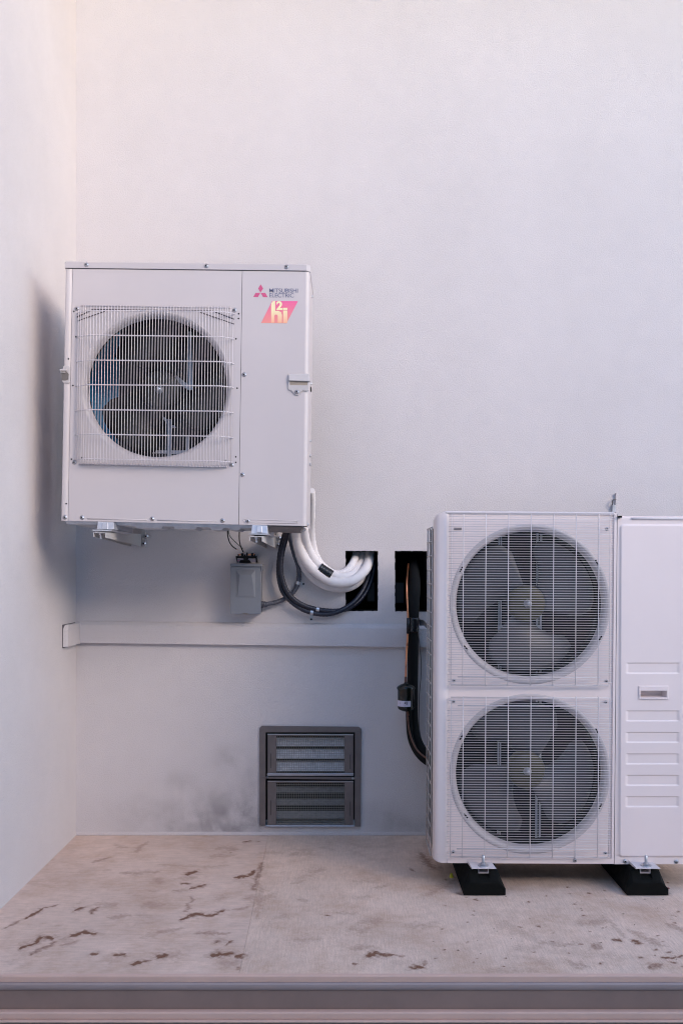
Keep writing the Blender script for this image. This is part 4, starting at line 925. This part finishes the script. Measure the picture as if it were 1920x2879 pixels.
# grilles
def rgrille(xl, xr, yt, yb, n, shift, open_top):
    g = MB(); PG = .026; d = DRU-PG
    vx = [1270, 1303.5, 1366.5, 1430, 1493.5, 1557, 1620.5, 1684, 1715]
    for j in range(n):
        t = j/(n-1); y = lerp(yt, yb, t)
        thick = .0026 if (j == n-4 or (j == 3 and not open_top)) else .00105
        xs0, xs1 = (xl+22 if thick > .002 else xl), (xr-26 if thick > .002 else xr)
        lp = lerp(0, -3.0, t)+shift
        pts = [P(xs0+lp+6, y, d), P(xs1+lp-6, y+2.2, d)]
        if thick < .002: pts = [P(xs0+lp-1, y+.5, DRU-.004), P(xs0+lp+2, y, DRU-.018)]+pts+[P(xs1+lp-1, y+2.2, DRU-.018), P(xs1+lp+2.5, y+2.5, DRU-.003)]
        g.tube(pts, thick, 6)
    for x in vx:
        dd = d-.0025 if 1280 < x < 1710 else d+.004
        pts = [P(x+shift, yt-1, dd), P(x+shift-3, yb+1, dd)]
        if 1280 < x < 1710: pts += [P(x+shift-3, yb+5, DRU-.004)]
        if not open_top and 1280 < x < 1710: pts = [P(x+shift, yt-4, DRU-.004)]+pts
        g.tube(pts, .0016, 6)
    g.tube([P(xl+8+shift-3, yb+2.5, d+.012), P(xr-8+shift-3, yb+4.8, d+.012)], .002, 6)
    if not open_top: g.tube([P(xl+8+shift, yt-3, d+.012), P(xr-8+shift, yt-.8, d+.012)], .002, 6)
    return g.build('fan_grille', M['wire'], ru)
rgrille(1262, 1722, 1445.5, 1924, 70, 0, True)
rgrille(1259.5, 1719.5, 1963.5, 2408, 65, -1, False)
for x, y in ((438,1196),(1398,1200),(1403,241),(437,1328),(1395,1332)): screw(fpr, 1080+x/2.24, 1380+y/2.24, DRU+FF-.001, .0045)
for x, y in ((362,927),(1160,933)): screw(fpr, 1080+x/1.86667, 1900+y/1.86667, DRU+FF-.001, .0045)
m = MB(); m.slab([Q3(440,232,FF-.002), Q3(440,246,FF-.002), Q3(488,246,FF-.002), Q3(488,232,FF-.002)], .001); m.build('wire_clip', M['vent'], fpr)
screw(fpr, 1080+1000/1.86667, 1900+971/1.86667, DRU-.002, .0055)
# service panel: pressed sheet with raised field, six louvre pockets and a hand hole
XR = 2004.0
def sdrr(x, y, x0, y0, x1, y1, r):
    qx = max(x0+r-x, x-(x1-r)); qy = max(y0+r-y, y-(y1-r)); return math.hypot(max(qx, 0), max(qy, 0))+min(max(qx, qy), 0)-r
def ss(t): t = max(0, min(1, t)); return t*t*(3-2*t)
emb = [(1864.5, 1892.5)]+[(1840+t/5.11, 1840+b/5.11) for t, b in ((812,952),(1122,1260),(1430,1570),(1738,1878),(2045,2185))]
def field(x, y):
    s_ = -sdrr(x, y, ex(y, 1741, 1737), 1473, 1990, 2412, 12); h_ = -.006*ss(s_/6)
    for t, b in emb:
        px0 = 1761 - (y-1860)/500*2
        s2 = x > px0-6 and x < px0+154 and y > t-3 and y < b+5
        if s2:
            k = ss((x-px0+4)/10)*ss((px0+150-x)/10); k *= ss((y-t+1.2)/2.4)*ss((b+2.4-y)/4.2); h_ += .0036*k
    return h_
m = MB(); m.cs = True
xs_ = [1736.2, 1738]+[1740+1.6*i for i in range(32)]+[1792+4*i for i in range(26)]+[1896+2*i for i in range(12)]+[1922+8*i for i in range(10)]+[XR]
ys_ = [1456, 1462, 1468]+[1470+1.6*i for i in range(8)]+[1484+8*i for i in range(47)]
y = 1860.0
while y < 2276: ys_.append(y); y += 1.1
ys_ += [2278+8*i for i in range(15)]+[2395+1.6*i for i in range(14)]+[2420, 2431]
ys_ = sorted(set(ys_)); hh = (1798, 1931.5+0, 1874, 1962)
ids = [[m.pt(P(x-(y-1440)/988*8.8 if x < 1740 else x, y, DRU, field(x, y) if x > 1739 else 0)) for x in xs_] for y in ys_]
for j in range(len(ys_)-1):
    for i in range(len(xs_)-1):
        cx, cy = (xs_[i]+xs_[i+1])/2, (ys_[j]+ys_[j+1])/2
        if 1797 < cx < 1874 and 1934 < cy < 1962: continue
        m.face((ids[j][i], ids[j+1][i], ids[j+1][i+1], ids[j][i+1]))
# bullnose over the top edge and back
m.cs = True; prev = ids[0]
for yy, q in ((1453, .002), (1451, .008), (1450.5, .018), (1450.5, DPR)):
    cur = [m.pt(P(x, yy, DRU, q)) for x in xs_]
    for i in range(len(xs_)-1): m.face((cur[i], prev[i], prev[i+1], cur[i+1]))
    prev = cur
m.cs = False
q0, q1 = P(XR, 1453, DRU), P(XR, 2431, DRU); m.poly([q0, q1, q1+Vector((0,DPR,0)), q0+Vector((0,DPR,0))])
l0, l1 = P(1736.2, 1453, DRU, .001), P(1727.5, 2431, DRU, .001); m.poly([l0, l1, l1+Vector((0,.03,0)), l0+Vector((0,.03,0))])
sv = m.build('service_panel', M['paint2'], ru)
m = MB(); m.slab([P(1734.2, 1446, DRU, .004), P(1725.2, 2430, DRU, .004), P(1727.8, 2430, DRU, .004), P(1736.8, 1446, DRU, .004)], .002); build_each(m, 'panel_gap', M['seam'], ru)
m = MB(); m.tube([P(1775, 1458.5, DRU, -.001), P(1795, 1457.5, DRU, -.002), P(XR-12, 1459, DRU, -.002)], .0045, 8); m.build('top_bead', M['wire'], sv)
hdl = MB()
def V7(x, y, dep): return P(1720+x/5.11, 1840+y/5.11, DRU, dep)
o4 = [(378,452),(378,645),(805,645),(803,450)]; i4 = [(400,520),(400,620),(780,618),(780,520)]
A = [hdl.pt(V7(x, y, -.006)) for x, y in o4]; A1 = [hdl.pt(V7(lerp(x,590,.02), lerp(y,548,.05), -.011)) for x, y in o4]; B = [hdl.pt(V7(x, y, -.011)) for x, y in i4]; C = [hdl.pt(V7(lerp(x,590,.0) if k < 2 else lerp(x,590,.20), lerp(y,548,.0) if k not in (1,2) else y-14, .03)) for k, (x, y) in enumerate(i4)]
for U, W_ in ((A, A1), (A1, B), (B, C)):
    for k in range(4): hdl.face((U[k], U[(k+1) % 4], W_[(k+1) % 4], W_[k]))
hdl.face(C); hdl.build('hand_hole', M['paint2'], sv, bevel=.0008)
for x, y in ((583,256),(1458,264)): screw(sv, 1660+x/6.03, 2380+y/6.03, DRU-.001, .0055)
m = MB(); m.box(*sorted((P(1736.5,1453,DRU).x, P(1746,1453,DRU).x)), DRU-DW-.014, DRU-DW+.02, P(1740,1456,DRU).z, P(1740,1450.5,DRU).z); m.build('rubber_plug', M['fanblack'], sv, bevel=.001)
m = MB(); m.poly([P(1258,2427,DRU,.02), P(1258,2427,DRU,DPR), P(XR,2431,DRU,DPR), P(XR,2431,DRU,.02)]); m.build('base_pan', M['dark'], ru)  # pan coloured black to deepen the shade under the unit
# a slim upright strip with a dark hook on the wall above the unit
hk = thing('wall_hook', P(1726, 1440, DW), 'thin pale upright strip with a tiny dark hook on the wall above the twin-fan unit', 'hook')
m = MB(); m.slab([P(1731, 1386, DW-.012), P(1729, 1475, DW-.012), P(1735.5, 1475, DW-.012), P(1735, 1384, DW-.012)], .0115); m.build('strip', M['band'], hk, bevel=.001)
m = MB(); m.tube(crom([P(1721.5,1420,DW-.016), P(1721.5,1412,DW-.018), P(1724,1405.5,DW-.02), P(1732,1404.5,DW-.02)], 4), .0026, 8); m.build('hook_wire', M['vent'], hk)
m = MB(); m.slab([P(1722, 1418, DW-.014), P(1721, 1440, DW-.014), P(1731, 1440, DW-.014), P(1731, 1420, DW-.014)], .0135); m.build('strip_foot', M['galv'], hk, bevel=.001)
# ---- feet: unit's mounting plates and the rubber blocks
for (x0, y0, k_) in ((1360.0, 2436, 0), (1820.0, 2442, 1)):
    dz = DRU-.055; pc = P(x0, y0+6, dz); z = .1; X = pc.x
    m = MB(); Yf = dz-DW-.012
    m.hexa((X-.047, Yf, z+.001), (X-.047, Yf, z-.002), (X+.045, Yf, z-.002), (X+.045, Yf, z+.001), (X-.056, Yf+.10, z+.006), (X-.056, Yf+.10, z+.003), (X+.034, Yf+.10, z+.003), (X+.034, Yf+.10, z+.006))
    m.hexa((X-.047, Yf-.001, z+.004), (X-.047, Yf-.001, z-.003), (X-.045, Yf-.001, z-.003), (X-.045, Yf-.001, z+.004), (X-.058, Yf+.10, z+.012), (X-.058, Yf+.10, z+.0), (X-.056, Yf+.10, z+.0), (X-.056, Yf+.10, z+.012))
    ft = m.build('mounting_foot', M['wire'], ru, bevel=.001)
    m = MB(); bc = Vector((X, Yf+.03, z+.0015)); m.lathe(bc, (0, 0, 1), [(.021, 0), (.021, .003), (.011, .003)], 24, False); m.lathe(bc, (0, 0, 1), [(.0105, .003), (.0105, .011), (.005, .011)], 6, False)
    m.lathe(bc, (0, 0, 1), [(.0055, .011), (.0055, .038), (.003, .040), (0, .040)], 12); m.build('anchor_bolt', M['zinc'], ft)
def rubber_foot(xc, label):
    dF = 3.586; Xc = (xc-VX)/F*dF; Y0 = dF-DW; Hh = .094; hw, tw = .079, .047; Lg = .60
    o = thing('rubber_foot', (Xc, Y0+Lg/2, 0), label, 'rubber foot', 'black rubber feet under the twin-fan heat pump')
    m = MB(); sec = [(-hw, .004), (-hw, .026), (-tw-.006, Hh-.006), (-tw, Hh), (-.021, Hh), (-.021, Hh-.024), (.021, Hh-.024), (.021, Hh), (tw, Hh), (tw+.006, Hh-.006), (hw, .026), (hw, .004)]
    rings = []
    for y, s_, ht in ((0, .97, .30), (.004, 1, .42), (.030, 1, .93), (.045, 1, 1.0), (Lg-.045, 1, 1.0), (Lg-.004, 1, .42), (Lg, .97, .3)):
        rings.append([m.pt((Xc+x*s_*(1 if ht > .9 else lerp(1, 1.0, ht)), Y0+y, min(z, .026+(Hh-.026)*ht) if z > .026 else z)) for x, z in sec])
    for A, B in zip(rings, rings[1:]):
        for k in range(len(sec)): k2 = (k+1) % len(sec); m.face((A[k], A[k2], B[k2], B[k]))
    m.face(rings[0]); m.face(rings[-1][::-1]); m.build('rubber_block', M['rubber'], o, bevel=.002)
    m = MB(); m.slab([(Xc-.019, Y0+.004, .043), (Xc-.019, Y0+.002, .036), (Xc+.019, Y0+.002, .036), (Xc+.019, Y0+.004, .043)], .012); m.build('drain_lip', M['rubber'], o)
    m = MB(); y = Y0+.026; t = .0022; w_ = .0195; zb, zt = Hh-.018, Hh+.001
    m.box(Xc-w_, Xc-w_+t, y, Y0+Lg-.03, zb, zt); m.box(Xc+w_-t, Xc+w_, y, Y0+Lg-.03, zb, zt); m.box(Xc-w_+t, Xc+w_-t, y, Y0+Lg-.03, zb, zb+t)
    m.box(Xc-w_+t, Xc-w_+.009, y, Y0+Lg-.03, zt-t, zt); m.box(Xc+w_-.009, Xc+w_-t, y, Y0+Lg-.03, zt-t, zt)
    m.build('strut_channel', M['wire'], o)
    return o
rubber_foot(1362, 'black rubber foot nearer the fans, with the yellow cap beside it')
rubber_foot(1820, 'black rubber foot under the ribbed service panel at the right')
# ---- odds and ends on the slab
c = P(1269, 2468, H*F/(2468-VY)); m = MB(); m.lathe((c.x, c.y, 0.0005), (0, 0, 1), [(.0085, 0), (.0085, .004), (.006, .006), (.005, .014), (.003, .0155), (0, .0155)], 12)
tag(m.build('wire_nut', M['yellow'], origin=(c.x, c.y, 0)), 'tiny yellow wire nut on the concrete beside a rubber foot', 'wire nut')
c = P(1877, 2500, H*F/(2500-VY)); m = MB(); m.tube([Vector((c.x+.006*math.cos(t), c.y+.006*math.sin(t), .002)) for t in [k*math.pi/8 for k in range(17)]], .0014, 6)
tag(m.build('plastic_ring', M['redplastic'], origin=(c.x, c.y, 0)), 'tiny red plastic ring on the concrete by the right rubber foot', 'ring')
m = MB(); random.seed(5)
for i in range(26):
    if i < 8: x, y = random.choice(((1421,2524),(1423,2521),(1700,2530),(1868,2531),(1882,2512),(1810,2530),(1350,2524),(1716,2551)))
    else: x, y = random.uniform(1180, 1915), random.uniform(2530, 2700)
    x += random.uniform(-4, 4); y += random.uniform(0, 3); c = P(x, y, H*F/(y-VY)); r = random.uniform(.0015, .0042); a0 = random.random()*3
    m.prism([Vector((c.x+r*math.cos(a0+k*1.26)*random.uniform(.5, 1.5), c.y+r*math.sin(a0+k*1.26)*.6, .001+.0015*random.random())) for k in range(5)], .001)
tag(m.build('leaf_debris', M['leaf']), 'small dark crumbs of leaf and grit scattered by the rubber feet', 'debris', None, 'stuff')
